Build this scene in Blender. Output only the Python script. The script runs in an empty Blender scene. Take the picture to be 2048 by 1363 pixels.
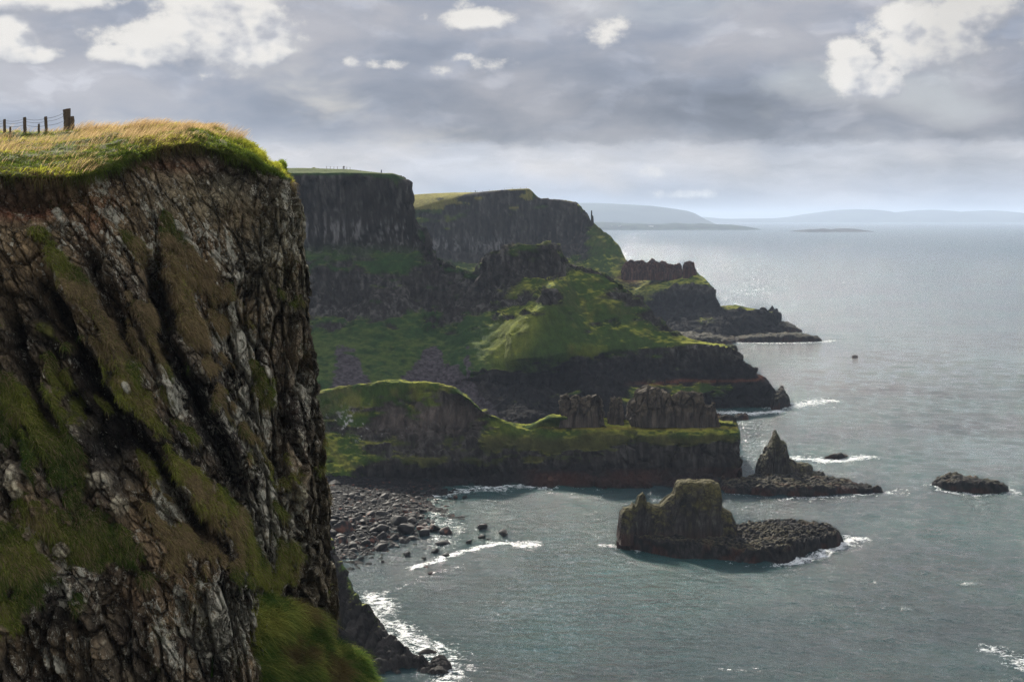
import bpy, math, random
import numpy as np
from mathutils import Vector
R = math.radians
scene = bpy.context.scene
C = scene.collection

# ------------------------------------------------------------------ camera
F = 2844.0                      # focal length in pixels of the 2048 wide frame
HC = 90.0                       # eye height over the sea
PITCH = R(4.93)
cam_d = bpy.data.cameras.new('camera'); cam = bpy.data.objects.new('camera', cam_d); C.objects.link(cam)
cam_d.sensor_width = 36; cam_d.lens = 36 * F / 2048
cam_d.clip_start = 0.5; cam_d.clip_end = 200000
cam.location = (0, 0, HC); cam.rotation_euler = (math.pi / 2 - PITCH, 0, 0)
scene.camera = cam
scene.render.resolution_x = 1024; scene.render.resolution_y = 681
scene.view_settings.view_transform = 'Standard'; scene.view_settings.look = 'None'
scene.view_settings.gamma = 1; scene.view_settings.exposure = 0.9
scene.cycles.use_denoising = True; scene.cycles.denoising_prefilter = 'NONE'; scene.cycles.use_light_tree = False
scene.cycles.max_bounces = 6; scene.cycles.diffuse_bounces = 2; scene.cycles.glossy_bounces = 2
scene.cycles.transmission_bounces = 4; scene.cycles.volume_bounces = 0
scene.cycles.sample_clamp_indirect = 4

SUN_AZ, SUN_EL = -17.0, 30.0
# ------------------------------------------------------------------ node helper
class N:
    """tiny expression builder over math nodes"""
    def __init__(s, nt): s.nt = nt; s.k = 0
    def node(s, t, **kw):
        n = s.nt.nodes.new(t)
        for a, b in kw.items(): setattr(n, a, b)
        s.k += 1; n.location = (s.k % 30 * 180, -(s.k // 30) * 220)
        return n
    def link(s, a, b):
        if isinstance(a, E): a = a.o
        if isinstance(a, bpy.types.NodeSocket): s.nt.links.new(a, b)
        else: b.default_value = a
    def m(s, op, *a, clamp=False):
        n = s.node('ShaderNodeMath', operation=op, use_clamp=clamp)
        for i, x in enumerate(a): s.link(x, n.inputs[i])
        return E(s, n.outputs[0])
    def smooth(s, x, a, b, lo=0.0, hi=1.0):
        n = s.node('ShaderNodeMapRange', interpolation_type='SMOOTHSTEP')
        for i, v in enumerate((x, a, b, lo, hi)): s.link(v, n.inputs[i])
        return E(s, n.outputs[0])
    def lin(s, x, a, b, lo=0.0, hi=1.0):
        n = s.node('ShaderNodeMapRange')
        for i, v in enumerate((x, a, b, lo, hi)): s.link(v, n.inputs[i])
        return E(s, n.outputs[0])
    def xyz(s, x, y, z):
        n = s.node('ShaderNodeCombineXYZ')
        for i, v in enumerate((x, y, z)): s.link(v, n.inputs[i])
        return E(s, n.outputs[0])
    def sep(s, v):
        n = s.node('ShaderNodeSeparateXYZ'); s.link(v, n.inputs[0]); return [E(s, o) for o in n.outputs]
    def noise(s, vec, scale, detail=4, rough=0.5, dist=0.0, out=0):
        n = s.node('ShaderNodeTexNoise', noise_dimensions='3D')
        if vec is not None: s.link(vec, n.inputs['Vector'])
        s.link(scale, n.inputs['Scale']); s.link(detail, n.inputs['Detail']); s.link(rough, n.inputs['Roughness'])
        s.link(dist, n.inputs['Distortion'])
        return E(s, n.outputs[out])
    def voro(s, vec, scale, feature='F1', out=0):
        n = s.node('ShaderNodeTexVoronoi', feature=feature)
        s.link(vec, n.inputs['Vector']); s.link(scale, n.inputs['Scale'])
        return E(s, n.outputs[out])
    def mix(s, f, a, b, mode='MIX'):
        n = s.node('ShaderNodeMix', data_type='RGBA', blend_type=mode)
        s.link(f, n.inputs[0]); s.link(a if not isinstance(a, tuple) else (*a, 1)[:4], n.inputs[6]); s.link(b if not isinstance(b, tuple) else (*b, 1)[:4], n.inputs[7])
        return E(s, n.outputs[2])
    def vscale(s, v, sx, sy, sz):
        n = s.node('ShaderNodeVectorMath', operation='MULTIPLY'); s.link(v, n.inputs[0]); n.inputs[1].default_value = (sx, sy, sz)
        return E(s, n.outputs[0])
    def vadd(s, a, b):
        n = s.node('ShaderNodeVectorMath', operation='ADD'); s.link(a, n.inputs[0]); s.link(b, n.inputs[1])
        return E(s, n.outputs[0])
class E:
    def __init__(s, n, o): s.n = n; s.o = o
    def __add__(s, b): return s.n.m('ADD', s, b)
    def __radd__(s, b): return s.n.m('ADD', b, s)
    def __sub__(s, b): return s.n.m('SUBTRACT', s, b)
    def __rsub__(s, b): return s.n.m('SUBTRACT', b, s)
    def __mul__(s, b): return s.n.m('MULTIPLY', s, b)
    def __rmul__(s, b): return s.n.m('MULTIPLY', b, s)
    def __truediv__(s, b): return s.n.m('DIVIDE', s, b)

# ------------------------------------------------------------------ world: broken cloud over a Nishita sky
def build_world():
    w = bpy.data.worlds.new('World'); scene.world = w; w.use_nodes = True
    nt = w.node_tree; nt.nodes.clear(); n = N(nt)
    sky = n.node('ShaderNodeTexSky', sky_type='NISHITA', sun_disc=False)
    sky.sun_elevation = R(SUN_EL); sky.sun_rotation = R(SUN_AZ); sky.air_density = 1.2; sky.dust_density = 2.0
    g = n.node('ShaderNodeTexCoord').outputs['Generated']
    x, y, z = n.sep(E(n, g))
    az = n.m('ARCTAN2', x, y) * 57.2958                      # degrees, 0 = out to sea ahead, + to the right
    el = n.m('ARCSINE', z) * 57.2958
    p = n.xyz(az, el, 0.0)
    # turbulence that frays every cloud edge
    w1 = n.noise(p, 0.30, 3, 0.5) - 0.5
    w2 = n.noise(n.vadd(p, (31.0, 17.0, 3.0)), 0.30, 3, 0.5) - 0.5
    azw = az + w1 * 2.4; elw = el + w2 * 1.0; ele = el + (n.noise(n.xyz(az, el * 2.0, 4.0), 0.45, 7, 0.62) - 0.5) * 1.1
    pw = n.xyz(azw, elw * 2.6, 0.0)
    # grey stratus sheet
    f1 = n.noise(pw, 0.13, 6, 0.52)
    f2 = n.noise(n.xyz(azw, ele * 5.0, 5.0), 0.16, 8, 0.60)
    low = n.smooth(el, 4.2, 2.2)                             # flat streaks towards the horizon
    lowf = n.smooth(el, 30.0, 8.0)
    sheet = 0.42 + (f1 - 0.5) * 0.55 + (f2 - 0.5) * 0.75 * low
    # darker flat bases over the sea to the right, pale strip below
    darkb = n.m('EXPONENT', (n.m('POWER', n.m('ABSOLUTE', (elw - 4.1) / 1.35), 2.0)) * -1.0) * n.smooth(azw, -14.0, 4.0)
    dark2 = n.m('EXPONENT', (n.m('POWER', n.m('ABSOLUTE', (elw - 6.6) / 0.9), 2.0)) * -1.0) * 0.2
    pale = n.m('EXPONENT', (n.m('POWER', n.m('ABSOLUTE', (elw - 2.1) / 1.1), 2.0)) * -1.0)
    darkb = n.smooth(ele, 2.80, 3.12) * n.smooth(ele, 7.2, 3.4) * n.smooth(azw, -16.0, 2.0) * n.lin(f1, .35, .65, 1.25, .75)
    lum = sheet - darkb * 0.17 - dark2 * 0.12 + pale * 0.15
    lum = n.m('MAXIMUM', lum, 0.16)
    # soft half-lit puffs inside the sheet
    pA = n.noise(n.xyz(azw, elw * 2.2, 3.0), 0.30, 8, 0.58); pB = n.noise(n.xyz(azw - 0.5, (elw + 0.4) * 2.2, 3.0), 0.30, 4, 0.55); pC = n.noise(n.xyz(azw, elw * 2.2, 3.0), 0.30, 4, 0.55)
    puff = n.smooth(pA, 0.47, 0.64) * n.lin(f1, 0.35, 0.65, 0.3, 1.0); prel = n.smooth(pC - pB, -0.09, 0.09)
    lum = lum + puff * (prel * 0.13 - 0.01) * n.smooth(el, 0.3, 2.0)
    # colour of the sheet: lavender grey, bluer when thin
    cold = n.mix(n.smooth(f1, 0.35, 0.62), (0.80, 0.90, 1.12), (0.98, 0.98, 1.06))
    warm = n.mix(pale * 0.5, cold, (1.06, 1.0, 0.93))
    lumc = n.xyz(lum, lum, lum)
    base = n.mix(1.0, lumc, warm, 'MULTIPLY')
    # real sky shows in a few thin places
    sk = n.mix(1.0, E(n, sky.outputs[0]), (0.11, 0.11, 0.11), 'MULTIPLY')
    gap = n.smooth(n.noise(n.vadd(pw, (9.0, 4.0, 0.0)), 0.09, 5, 0.55), 0.50, 0.68) * 0.5
    base = n.mix(gap, base, n.mix(0.7, sk, (0.33, 0.41, 0.53)))
    # cumulus: (px, py, rx, ry) in the 2048 frame -> degrees
    blobs = [(330, 95, 115, 46, 1), (440, 70, 140, 70, 1), (430, 20, 90, 55, 1), (520, 105, 75, 40, 1), (500, 30, 60, 50, 1), (275, 118, 75, 26, 1), (225, 80, 50, 18, .6),
             (20, 100, 60, 34, 1), (70, 125, 55, 18, 1), (35, 72, 30, 22, 1), (60, 18, 170, 28, .85), (-120, 90, 110, 50, 1),
             (955, 38, 62, 24, .9), (935, 15, 24, 16, .7), (1195, 72, 44, 18, .65), (1225, 50, 34, 14, .65),
             (1700, 150, 52, 50, 1), (1745, 170, 46, 36, 1), (1680, 110, 34, 26, 1), (1850, 90, 115, 75, .8), (1930, 40, 90, 45, .8), (1790, 55, 40, 40, .8),
             (770, 128, 42, 10, .6), (705, 126, 16, 10, .5), (985, 125, 44, 14, .6), (930, 115, 20, 8, .5), (880, 142, 26, 9, .45), (1370, 388, 50, 9, .55), (1305, 345, 26, 14, .35),
             (2200, 60, 150, 80, .8), (848, 36, 12, 9, .4)]
    def field(A, Eo, det):
        fr = n.noise(n.xyz(A, Eo * 1.35, 2.0), 0.62, det, 0.64); fr2 = n.noise(n.xyz(A, Eo * 1.3, 8.0), 1.5, max(det - 3, 1), 0.6)
        fld = None
        for (px, py, rx, ry, a) in blobs:
            a0 = math.degrees(math.atan((px - 1024) / F)); e0 = math.degrees(math.atan((681.5 - py) / F)) - 4.93
            dx = (A - a0) / (rx * 1.15 / 49.6); dy = (Eo - e0) / (ry * 1.12 / 49.6)
            d = 1.0 - n.m('SQRT', dx * dx + dy * dy) - (1 - a) * 0.3
            d = n.m('MINIMUM', d * 2.6, 1.5) if a > .7 else n.m('MINIMUM', d * 0.9, .36)
            fld = d if fld is None else n.m('MAXIMUM', fld, d)
        return fld + 0.05 + (fr - 0.5) * 2.6 + (fr2 - 0.5) * 1.7
    dens = field(az, el, 9)
    off = field(az - 0.55, el + 0.55, 4)
    here = field(az, el, 4)
    cov = n.smooth(dens, -0.22, 0.85)
    rel = n.smooth(here - off, -1.3, 0.75)                  # sunward sides bright, undersides grey
    thick = n.smooth(dens, 0.1, 1.1)
    cl = (0.43 + rel * 0.36 + thick * 0.06 + (pA - 0.5) * 0.12) * n.smooth(az, 14.4, 17.0, 1.0, 0.84)
    cumc = n.mix(rel, (0.93, 0.95, 1.03), (1.04, 1.0, 0.94))
    cum = n.mix(1.0, n.xyz(cl, cl, cl), cumc, 'MULTIPLY')
    full = n.mix(cov * 0.95, base, cum)
    # brighter overhead towards the sun, plain lower hemisphere
    up = n.lin(el, 9.0, 38.0, 0.45, 1.12) + (f1 - 0.5) * 0.9 + n.smooth(el, -2.0, 14.0) * n.smooth(y, 0.25, -0.35) * 0.30
    dxs = (az - SUN_AZ) / 42.0; dys = (el - SUN_EL) / 20.0
    up = up + n.m('EXPONENT', (dxs * dxs + dys * dys) * -1.0) * 1.5    # unseen glow added round the sun to brighten the sea
    full = n.mix(n.m('MAXIMUM', n.smooth(el, 9.5, 22.0), n.smooth(y, 0.5, 0.1)), full, n.mix(0.30, n.mix(1.0, n.xyz(up, up, up), (0.97, 0.99, 1.04), 'MULTIPLY'), sk))
    bg = n.node('ShaderNodeBackground'); n.link(full, bg.inputs[0]); bg.inputs[1].default_value = 0.53
    out = n.node('ShaderNodeOutputWorld'); nt.links.new(bg.outputs[0], out.inputs[0])
build_world()

sund = bpy.data.lights.new('sun', 'SUN'); sund.energy = 5.0; sund.angle = R(0.55); sund.color = (1.0, 0.93, 0.80)
sun = bpy.data.objects.new('sun', sund); C.objects.link(sun)
SV = Vector((math.sin(R(SUN_AZ)) * math.cos(R(SUN_EL)), math.cos(R(SUN_AZ)) * math.cos(R(SUN_EL)), math.sin(R(SUN_EL))))
sun.rotation_euler = (-SV).to_track_quat('-Z', 'Y').to_euler()

# ------------------------------------------------------------------ geometry helpers
cp, sp = math.cos(PITCH), math.sin(PITCH)
def P(px, py, Y):
    """the point at ground distance Y that the photograph shows at pixel (px, py)"""
    xc = (px - 1024) / F; yc = -(py - 681.5) / F
    d = np.array([xc, cp + yc * sp, -sp + yc * cp]); t = Y / d[1]
    return np.array([d[0] * t, Y, HC + d[2] * t])
def S(px, py):
    xc = (px - 1024) / F; yc = -(py - 681.5) / F
    d = np.array([xc, cp + yc * sp, -sp + yc * cp]); t = HC / -d[2]
    return np.array([d[0] * t, d[1] * t, 0.0])
def proj(co):
    q = co - np.array([0, 0, HC])
    zc = q[:, 1] * cp - q[:, 2] * sp; yc = q[:, 1] * sp + q[:, 2] * cp
    return 1024 + F * q[:, 0] / zc, 681.5 - F * yc / zc

def _hash(ix, iy, iz, seed):
    h = (ix.astype(np.uint32) * np.uint32(374761393) + iy.astype(np.uint32) * np.uint32(668265263)
         + iz.astype(np.uint32) * np.uint32(2246822519) + np.uint32(seed * 3266489917 & 0xffffffff))
    h = (h ^ (h >> np.uint32(13))) * np.uint32(1274126177)
    h = (h ^ (h >> np.uint32(15))) * np.uint32(2654435761)
    return h ^ (h >> np.uint32(16))
def _h01(ix, iy, iz, seed): return _hash(ix, iy, iz, seed).astype(np.float32) * np.float32(1 / 4294967296.0)
def vnoise(p, seed=0):
    """value noise in -1..1"""
    i = np.floor(p).astype(np.int64); f = (p - i).astype(np.float32); f = f * f * f * (f * (f * 6 - 15) + 10)
    r = 0
    for a in (0, 1):
        wx = f[:, 0] if a else 1 - f[:, 0]
        for b in (0, 1):
            wy = f[:, 1] if b else 1 - f[:, 1]
            for c in (0, 1):
                wz = f[:, 2] if c else 1 - f[:, 2]
                r = r + wx * wy * wz * _h01(i[:, 0] + a, i[:, 1] + b, i[:, 2] + c, seed)
    return r * 2 - 1
def fbm(p, oct=4, gain=0.5, seed=0, lac=2.03):
    r = 0; a = 1.0; t = 0; q = p.copy()
    for k in range(oct):
        r = r + a * vnoise(q, seed + k * 7); t += a; a *= gain; q = q * lac + 13.7
    return r / t * 1.6
def ridged(p, oct=4, gain=0.5, seed=0):
    r = 0; a = 1.0; t = 0; q = p.copy()
    for k in range(oct):
        r = r + a * (1 - np.abs(vnoise(q, seed + k * 7)) * 1.6); t += a; a *= gain; q = q * 2.1 + 5.1
    return r / t
def worley(p, seed=0, jit=0.9):
    """F1, F2 and the id (0..1) of the nearest cell"""
    i = np.floor(p).astype(np.int64); f = (p - i).astype(np.float32)
    f1 = np.full(len(p), 9., np.float32); f2 = f1.copy(); idd = np.zeros(len(p), np.float32)
    for a in (-1, 0, 1):
        for b in (-1, 0, 1):
            for c in (-1, 0, 1):
                X, Y_, Z = i[:, 0] + a, i[:, 1] + b, i[:, 2] + c
                dx = a + 0.5 + jit * (_h01(X, Y_, Z, seed) - .5) - f[:, 0]
                dy = b + 0.5 + jit * (_h01(X, Y_, Z, seed + 1) - .5) - f[:, 1]
                dz = c + 0.5 + jit * (_h01(X, Y_, Z, seed + 2) - .5) - f[:, 2]
                d = np.sqrt(dx * dx + dy * dy + dz * dz)
                near = d < f1
                f2 = np.where(near, f1, np.minimum(f2, d)); f1 = np.where(near, d, f1)
                idd = np.where(near, _h01(X, Y_, Z, seed + 3), idd)
    return f1, f2, idd
def sst(x, a, b):
    t = np.clip((x - a) / (b - a), 0, 1); return t * t * (3 - 2 * t)
def lerp(a, b, t):
    t = np.asarray(t)
    if t.ndim == 1: t = t[:, None]
    return a * (1 - t) + b * t

def cr(ctrl, n_per, tens=0.5):
    """interpolate ctrl (K, ...) along axis 0 with n_per[k] samples in span k"""
    K = len(ctrl); out = []
    m = np.zeros_like(ctrl)
    m[1:-1] = (ctrl[2:] - ctrl[:-2]) / 2 * tens; m[0] = (ctrl[1] - ctrl[0]) * tens; m[-1] = (ctrl[-1] - ctrl[-2]) * tens
    for k in range(K - 1):
        n = n_per[k]
        for j in range(n + (k == K - 2)):
            t = j / n
            h00 = 2 * t**3 - 3 * t**2 + 1; h10 = t**3 - 2 * t**2 + t; h01 = -2 * t**3 + 3 * t**2; h11 = t**3 - t**2
            # keep the straight part of the span straight: tangents only soften the corners
            lin = ctrl[k] * (1 - t) + ctrl[k + 1] * t
            her = h00 * ctrl[k] + h10 * m[k] + h01 * ctrl[k + 1] + h11 * m[k + 1]
            out.append(lin * 0.35 + her * 0.65)
    return np.array(out)
def loft(rows, step, vstep=None):
    """rows: list of equally long lists of 3-vectors (or longer: extra channels are interpolated too)"""
    G = np.array(rows, float)
    vstep = vstep or step
    dr = np.linalg.norm(np.diff(G[..., :3], axis=0), axis=2); dc = np.linalg.norm(np.diff(G[..., :3], axis=1), axis=2)
    nr = [max(2, int(math.ceil(x / vstep))) for x in np.percentile(dr, 70, axis=1)]
    nc = [max(2, int(math.ceil(x / step))) for x in np.percentile(dc, 70, axis=0)]
    A = cr(G, nr); A = np.swapaxes(cr(np.swapaxes(A, 0, 1).copy(), nc), 0, 1)
    return A
def gnormals(A):
    co = A[..., :3]
    du = np.gradient(co, axis=1); dv = np.gradient(co, axis=0)
    nn = np.cross(du, dv); nn /= np.linalg.norm(nn, axis=2, keepdims=True) + 1e-9
    return nn
def link(o, parent=None):
    C.objects.link(o)
    if parent is not None: o.parent = parent
    return o
def mesh_from(name, co, faces, mat, col=None, smooth=True, parent=None, attrs=None, loopstarts=None):
    """co (N,3); faces (M,4) int array, a -1 in the last place marks a triangle"""
    me = bpy.data.meshes.new(name)
    co = np.asarray(co, np.float32); faces = np.asarray(faces)
    me.vertices.add(len(co)); me.vertices.foreach_set('co', co.ravel())
    if faces.shape[1] == 4:
        quad = faces[:, 3] >= 0; tot = np.where(quad, 4, 3)
        loops = faces.ravel()[faces.ravel() >= 0]
    else: tot = np.full(len(faces), 3); loops = faces.ravel()
    st = np.concatenate([[0], np.cumsum(tot)[:-1]])
    me.loops.add(len(loops)); me.loops.foreach_set('vertex_index', loops.astype(np.int32))
    me.polygons.add(len(faces)); me.polygons.foreach_set('loop_start', st.astype(np.int32))
    try: me.polygons.foreach_set('loop_total', tot.astype(np.int32))
    except Exception: pass
    me.polygons.foreach_set('use_smooth', np.full(len(faces), smooth))
    me.update(calc_edges=True)
    if col is not None:
        a = me.attributes.new('Col', 'FLOAT_COLOR', 'POINT')
        c4 = np.ones((len(co), 4), np.float32); c4[:, :3] = np.clip(col, 0, 1); a.data.foreach_set('color', c4.ravel())
    for k, v in (attrs or {}).items():
        a = me.attributes.new(k, 'FLOAT', 'POINT'); a.data.foreach_set('value', np.asarray(v, np.float32))
    me.materials.append(mat)
    o = bpy.data.objects.new(name, me)
    return link(o, parent)
def grid_faces(nr, nc, flip=False, keep=None):
    i = np.arange((nr - 1) * (nc - 1)); r = i // (nc - 1); c = i % (nc - 1)
    a = r * nc + c
    f = np.stack([a, a + 1, a + nc + 1, a + nc], 1)
    if flip: f = f[:, ::-1]
    if keep is not None: f = f[keep[f].all(axis=1)]
    return f
def tag(o, label, cat, group=None, kind=None):
    o['label'] = label; o['category'] = cat
    if group: o['group'] = group
    if kind: o['kind'] = kind
    return o

# ------------------------------------------------------------------ materials
def mat_ground(name, fine=1.0, bump=0.4, bdist=0.3, var=0.5, rough=0.95, spec=0.04, zs=0.35):
    """albedo from the mesh's Col attribute, broken up by fine 3-D noise; bump at two sizes"""
    m = bpy.data.materials.new(name); m.use_nodes = True; nt = m.node_tree; nt.nodes.clear(); n = N(nt)
    pos = E(n, n.node('ShaderNodeNewGeometry').outputs['Position'])
    at = n.node('ShaderNodeAttribute'); at.attribute_name = 'Col'
    pv = n.vscale(pos, 1, 1, zs)
    f = n.noise(pv, fine, 8, 0.65); g = n.noise(pos, fine * 4.0, 6, 0.7)
    k = n.lin(f, 0.25, 0.75, 1 - var, 1 + var); k2 = n.lin(g, 0.25, 0.75, 1 - var * .6, 1 + var * .6)
    kk = k * k2
    c = n.mix(1.0, E(n, at.outputs['Color']), n.xyz(kk, kk, kk), 'MULTIPLY')
    b = n.node('ShaderNodeBsdfPrincipled'); n.link(c, b.inputs['Base Color'])
    b.inputs['Roughness'].default_value = rough; b.inputs['Specular IOR Level'].default_value = spec
    bp = n.node('ShaderNodeBump'); bp.inputs['Strength'].default_value = bump; bp.inputs['Distance'].default_value = bdist
    n.link(f + g * 0.5, bp.inputs['Height']); nt.links.new(bp.outputs[0], b.inputs['Normal'])
    o = n.node('ShaderNodeOutputMaterial'); nt.links.new(b.outputs[0], o.inputs[0])
    return m
def mat_plain(name, color, rough=0.8, scale=3.0, var=0.3, metallic=0.0):
    m = bpy.data.materials.new(name); m.use_nodes = True; nt = m.node_tree; nt.nodes.clear(); n = N(nt)
    tc = E(n, n.node('ShaderNodeTexCoord').outputs['Object'])
    f = n.lin(n.noise(tc, scale, 6, 0.6), 0.3, 0.7, 1 - var, 1 + var)
    c = n.mix(1.0, (*color, 1), n.xyz(f, f, f), 'MULTIPLY')
    b = n.node('ShaderNodeBsdfPrincipled'); n.link(c, b.inputs['Base Color']); b.inputs['Roughness'].default_value = rough
    b.inputs['Metallic'].default_value = metallic; b.inputs['Specular IOR Level'].default_value = 0.25
    bp = n.node('ShaderNodeBump'); bp.inputs['Strength'].default_value = 0.4; bp.inputs['Distance'].default_value = 0.02
    n.link(f, bp.inputs['Height']); nt.links.new(bp.outputs[0], b.inputs['Normal'])
    o = n.node('ShaderNodeOutputMaterial'); nt.links.new(b.outputs[0], o.inputs[0]); return m
def mat_blade(name, trans=0.45):
    m = bpy.data.materials.new(name); m.use_nodes = True; nt = m.node_tree; nt.nodes.clear(); n = N(nt)
    at = n.node('ShaderNodeAttribute'); at.attribute_name = 'Col'
    d = n.node('ShaderNodeBsdfDiffuse'); t = n.node('ShaderNodeBsdfTranslucent')
    nt.links.new(at.outputs['Color'], d.inputs[0]); nt.links.new(at.outputs['Color'], t.inputs[0])
    mx = n.node('ShaderNodeMixShader'); mx.inputs[0].default_value = trans
    nt.links.new(d.outputs[0], mx.inputs[1]); nt.links.new(t.outputs[0], mx.inputs[2])
    o = n.node('ShaderNodeOutputMaterial'); nt.links.new(mx.outputs[0], o.inputs[0]); return m

M_far = mat_ground('headland rock and turf', 0.35, 0.8, 1.6, 0.45)
M_mid = mat_ground('near headland rock and turf', 0.6, 0.8, 1.0, 0.45)
def mat_face():
    m = bpy.data.materials.new('basalt face with lichen'); m.use_nodes = True; nt = m.node_tree; nt.nodes.clear(); n = N(nt)
    pos = E(n, n.node('ShaderNodeNewGeometry').outputs['Position'])
    A = {}
    for k in ('Col', 'lich', 'rockm'):
        a = n.node('ShaderNodeAttribute'); a.attribute_name = k; A[k] = E(n, a.outputs['Color' if k == 'Col' else 'Fac'])
    w = n.noise(pos, 1.3, 4, .6, out=1)
    wv = n.vadd(n.vscale(pos, 1, 1, .62), n.vscale(w, .55, .55, .35))
    e1 = n.node('ShaderNodeTexVoronoi', feature='DISTANCE_TO_EDGE'); n.link(wv, e1.inputs['Vector']); e1.inputs['Scale'].default_value = 1.5
    e2 = n.node('ShaderNodeTexVoronoi', feature='DISTANCE_TO_EDGE'); n.link(wv, e2.inputs['Vector']); e2.inputs['Scale'].default_value = 4.6
    c1 = n.smooth(E(n, e1.outputs[0]), 0.0, 0.075); c2 = n.smooth(E(n, e2.outputs[0]), 0.0, 0.13)
    cid = n.voro(wv, 4.6, out=1); cr_, cg_, cb_ = n.sep(cid)
    f = n.noise(pos, 2.2, 9, .72); g = n.noise(pos, 9.0, 8, .75); h = n.noise(n.vadd(pos, (7., 3., 1.)), 4.0, 9, .78)
    cmod = n.smooth(n.noise(pos, .9, 4, .6), .42, .62)
    crack = (c1 * 0.6 + 0.4) * (1.0 - (1.0 - c2) * 0.45 * cmod)
    crack = 1.0 - (1.0 - crack) * (cmod * .7 + .3)
    crack = 1.0 - (1.0 - crack) * A['rockm']
    k = n.lin(f, .28, .72, .45, 1.6) * n.lin(g, .25, .75, .55, 1.5) * n.lin(cr_, 0., 1., .75, 1.25)
    k = 1.0 + (k - 1.0) * (0.35 + A['rockm'] * 0.65)
    c = n.mix(1.0, A['Col'], n.xyz(k, k, k), 'MULTIPLY')
    hv = n.noise(n.vscale(pos, 1, 1, .38), 7.5, 6, .75)
    lm = n.smooth(h * .55 + hv * .45 + (g - .5) * .8 + (cg_ - .5) * .22 + A['lich'] * .34, .66, .73) * A['rockm']
    lcol = n.mix(n.smooth(f, .4, .6), (.36, .35, .27), (.60, .54, .42))
    c = n.mix(lm * .9, c, lcol)
    c = n.mix(1.0, c, n.xyz(crack, crack, crack), 'MULTIPLY')
    b = n.node('ShaderNodeBsdfPrincipled'); n.link(c, b.inputs['Base Color']); b.inputs['Roughness'].default_value = .9; b.inputs['Specular IOR Level'].default_value = .08
    bp = n.node('ShaderNodeBump'); bp.inputs['Strength'].default_value = 1.0; bp.inputs['Distance'].default_value = .35
    n.link(crack * 0.9 + f * .9 + g * .35 + cb_ * .35 * A['rockm'], bp.inputs['Height']); nt.links.new(bp.outputs[0], b.inputs['Normal'])
    o = n.node('ShaderNodeOutputMaterial'); nt.links.new(b.outputs[0], o.inputs[0]); return m
M_fg = mat_face()
M_rock = mat_ground('wet basalt', 1.0, 0.8, 0.5, 0.45, rough=0.85, spec=0.15)
M_bank = mat_ground('turf', 2.0, 0.6, 0.2, 0.4)
M_hill = mat_ground('far hill pasture', 0.004, 0.3, 20, 0.3)
M_blade = mat_blade('grass blades', 0.45)

M_beach = mat_ground('beach pebbles', 1.6, .5, .15, .45, rough=.95, spec=.08, zs=1.)
# surface colours
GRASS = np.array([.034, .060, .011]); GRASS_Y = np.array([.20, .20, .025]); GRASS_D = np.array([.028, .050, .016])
BROWN = np.array([.085, .060, .030]); BASALT = np.array([.031, .027, .024]); BASALT_D = np.array([.009, .0085, .009])
BASALT_P = np.array([.13, .12, .11]); LICHEN = np.array([.42, .40, .34]); RED = np.array([.13, .045, .025]); SCREE = np.array([.075, .066, .066])
TAN = np.array([.19, .145, .085])

def auto_back(ridge, d1, dz1, d2, dz2, d3=None, z3=-3):
    out = []
    r = [np.array(q) for q in ridge]
    a = []; b = []; c = []
    for k, q in enumerate(r):
        z1 = dz1[k] if isinstance(dz1, (list, tuple)) else dz1; z2 = dz2[k] if isinstance(dz2, (list, tuple)) else dz2
        e = q.copy(); e[1] += d1; e[0] += e[0] / e[1] * d1; e[2] = max(e[2] + z1, z3); a.append(e)
        e = q.copy(); e[1] += d2; e[0] += e[0] / e[1] * d2; e[2] = max(e[2] + z2, z3); b.append(e)
    return [b, a]
def wrap_right(rows, d1, d2, inx=0.0, drop=0.0):
    """turn the right hand end of every row back into the land, so the headland has an end face"""
    for r in rows:
        q = r[-1]
        a = q.copy(); a[0] += q[0] / q[1] * d1 - inx * .3; a[1] += d1; r.append(a)
        b = q.copy(); b[0] += q[0] / q[1] * d2 - inx; b[1] += d2; b[2] = max(b[2] - drop, min(q[2], -3)); r.append(b)
    return rows

def headland(name, rows, step, mat, paint, disp, label, flip=None, zmin=-4.0, colz=0.1):
    A = loft(rows, step)
    nr, nc = A.shape[:2]
    nn = gnormals(A); co = A[..., :3].reshape(-1, 3); n = nn.reshape(-1, 3)
    tocam = np.array([0, 0, HC]) - co
    if np.mean(np.sum(n * tocam, 1)) < 0: n = -n; fl = True
    else: fl = False
    px, py = proj(co)
    ch = A[..., 3:].reshape(len(co), -1)
    d = disp(co, n, px, py, ch)
    co2 = co + n * d[:, None] if d.ndim == 1 else co + d
    A2 = co2.reshape(nr, nc, 3)
    n2 = gnormals(A2).reshape(-1, 3) * (-1 if fl else 1)
    col, _ = paint(co2, n2, px, py, ch, d if d.ndim == 1 else np.sum(d * n, 1))
    o = mesh_from(name, co2, grid_faces(nr, nc, flip=not fl), mat, col)
    tag(o, label, 'headland', kind='structure')
    return o, co2, n2, px, py, ch

def columns(co, size, zs, seed):
    """basalt columns: blocky steps with dark joints between them"""
    q = co / size; q[:, 2] *= zs
    f1, f2, idd = worley(q, seed, 0.8)
    return idd, sst(f2 - f1, 0.0, 0.18)
def rock_disp(co, size, amp, seed, rock):
    idd, j = columns(co + (fbm(co / (size * 3), 2, seed=seed + 9)[:, None] * size * .5), size, 0.16, seed)
    idd2, j2 = columns(co, size * .45, 0.35, seed + 5)
    big = fbm(co / np.array([size * 5, size * 5, size * 9]), 4, seed=seed + 3)
    d = (idd - .5) * amp + (j - 1) * amp * .35 + (idd2 - .5) * amp * .35 + big * amp * 1.2
    return d * rock, j * j2, idd

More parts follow.
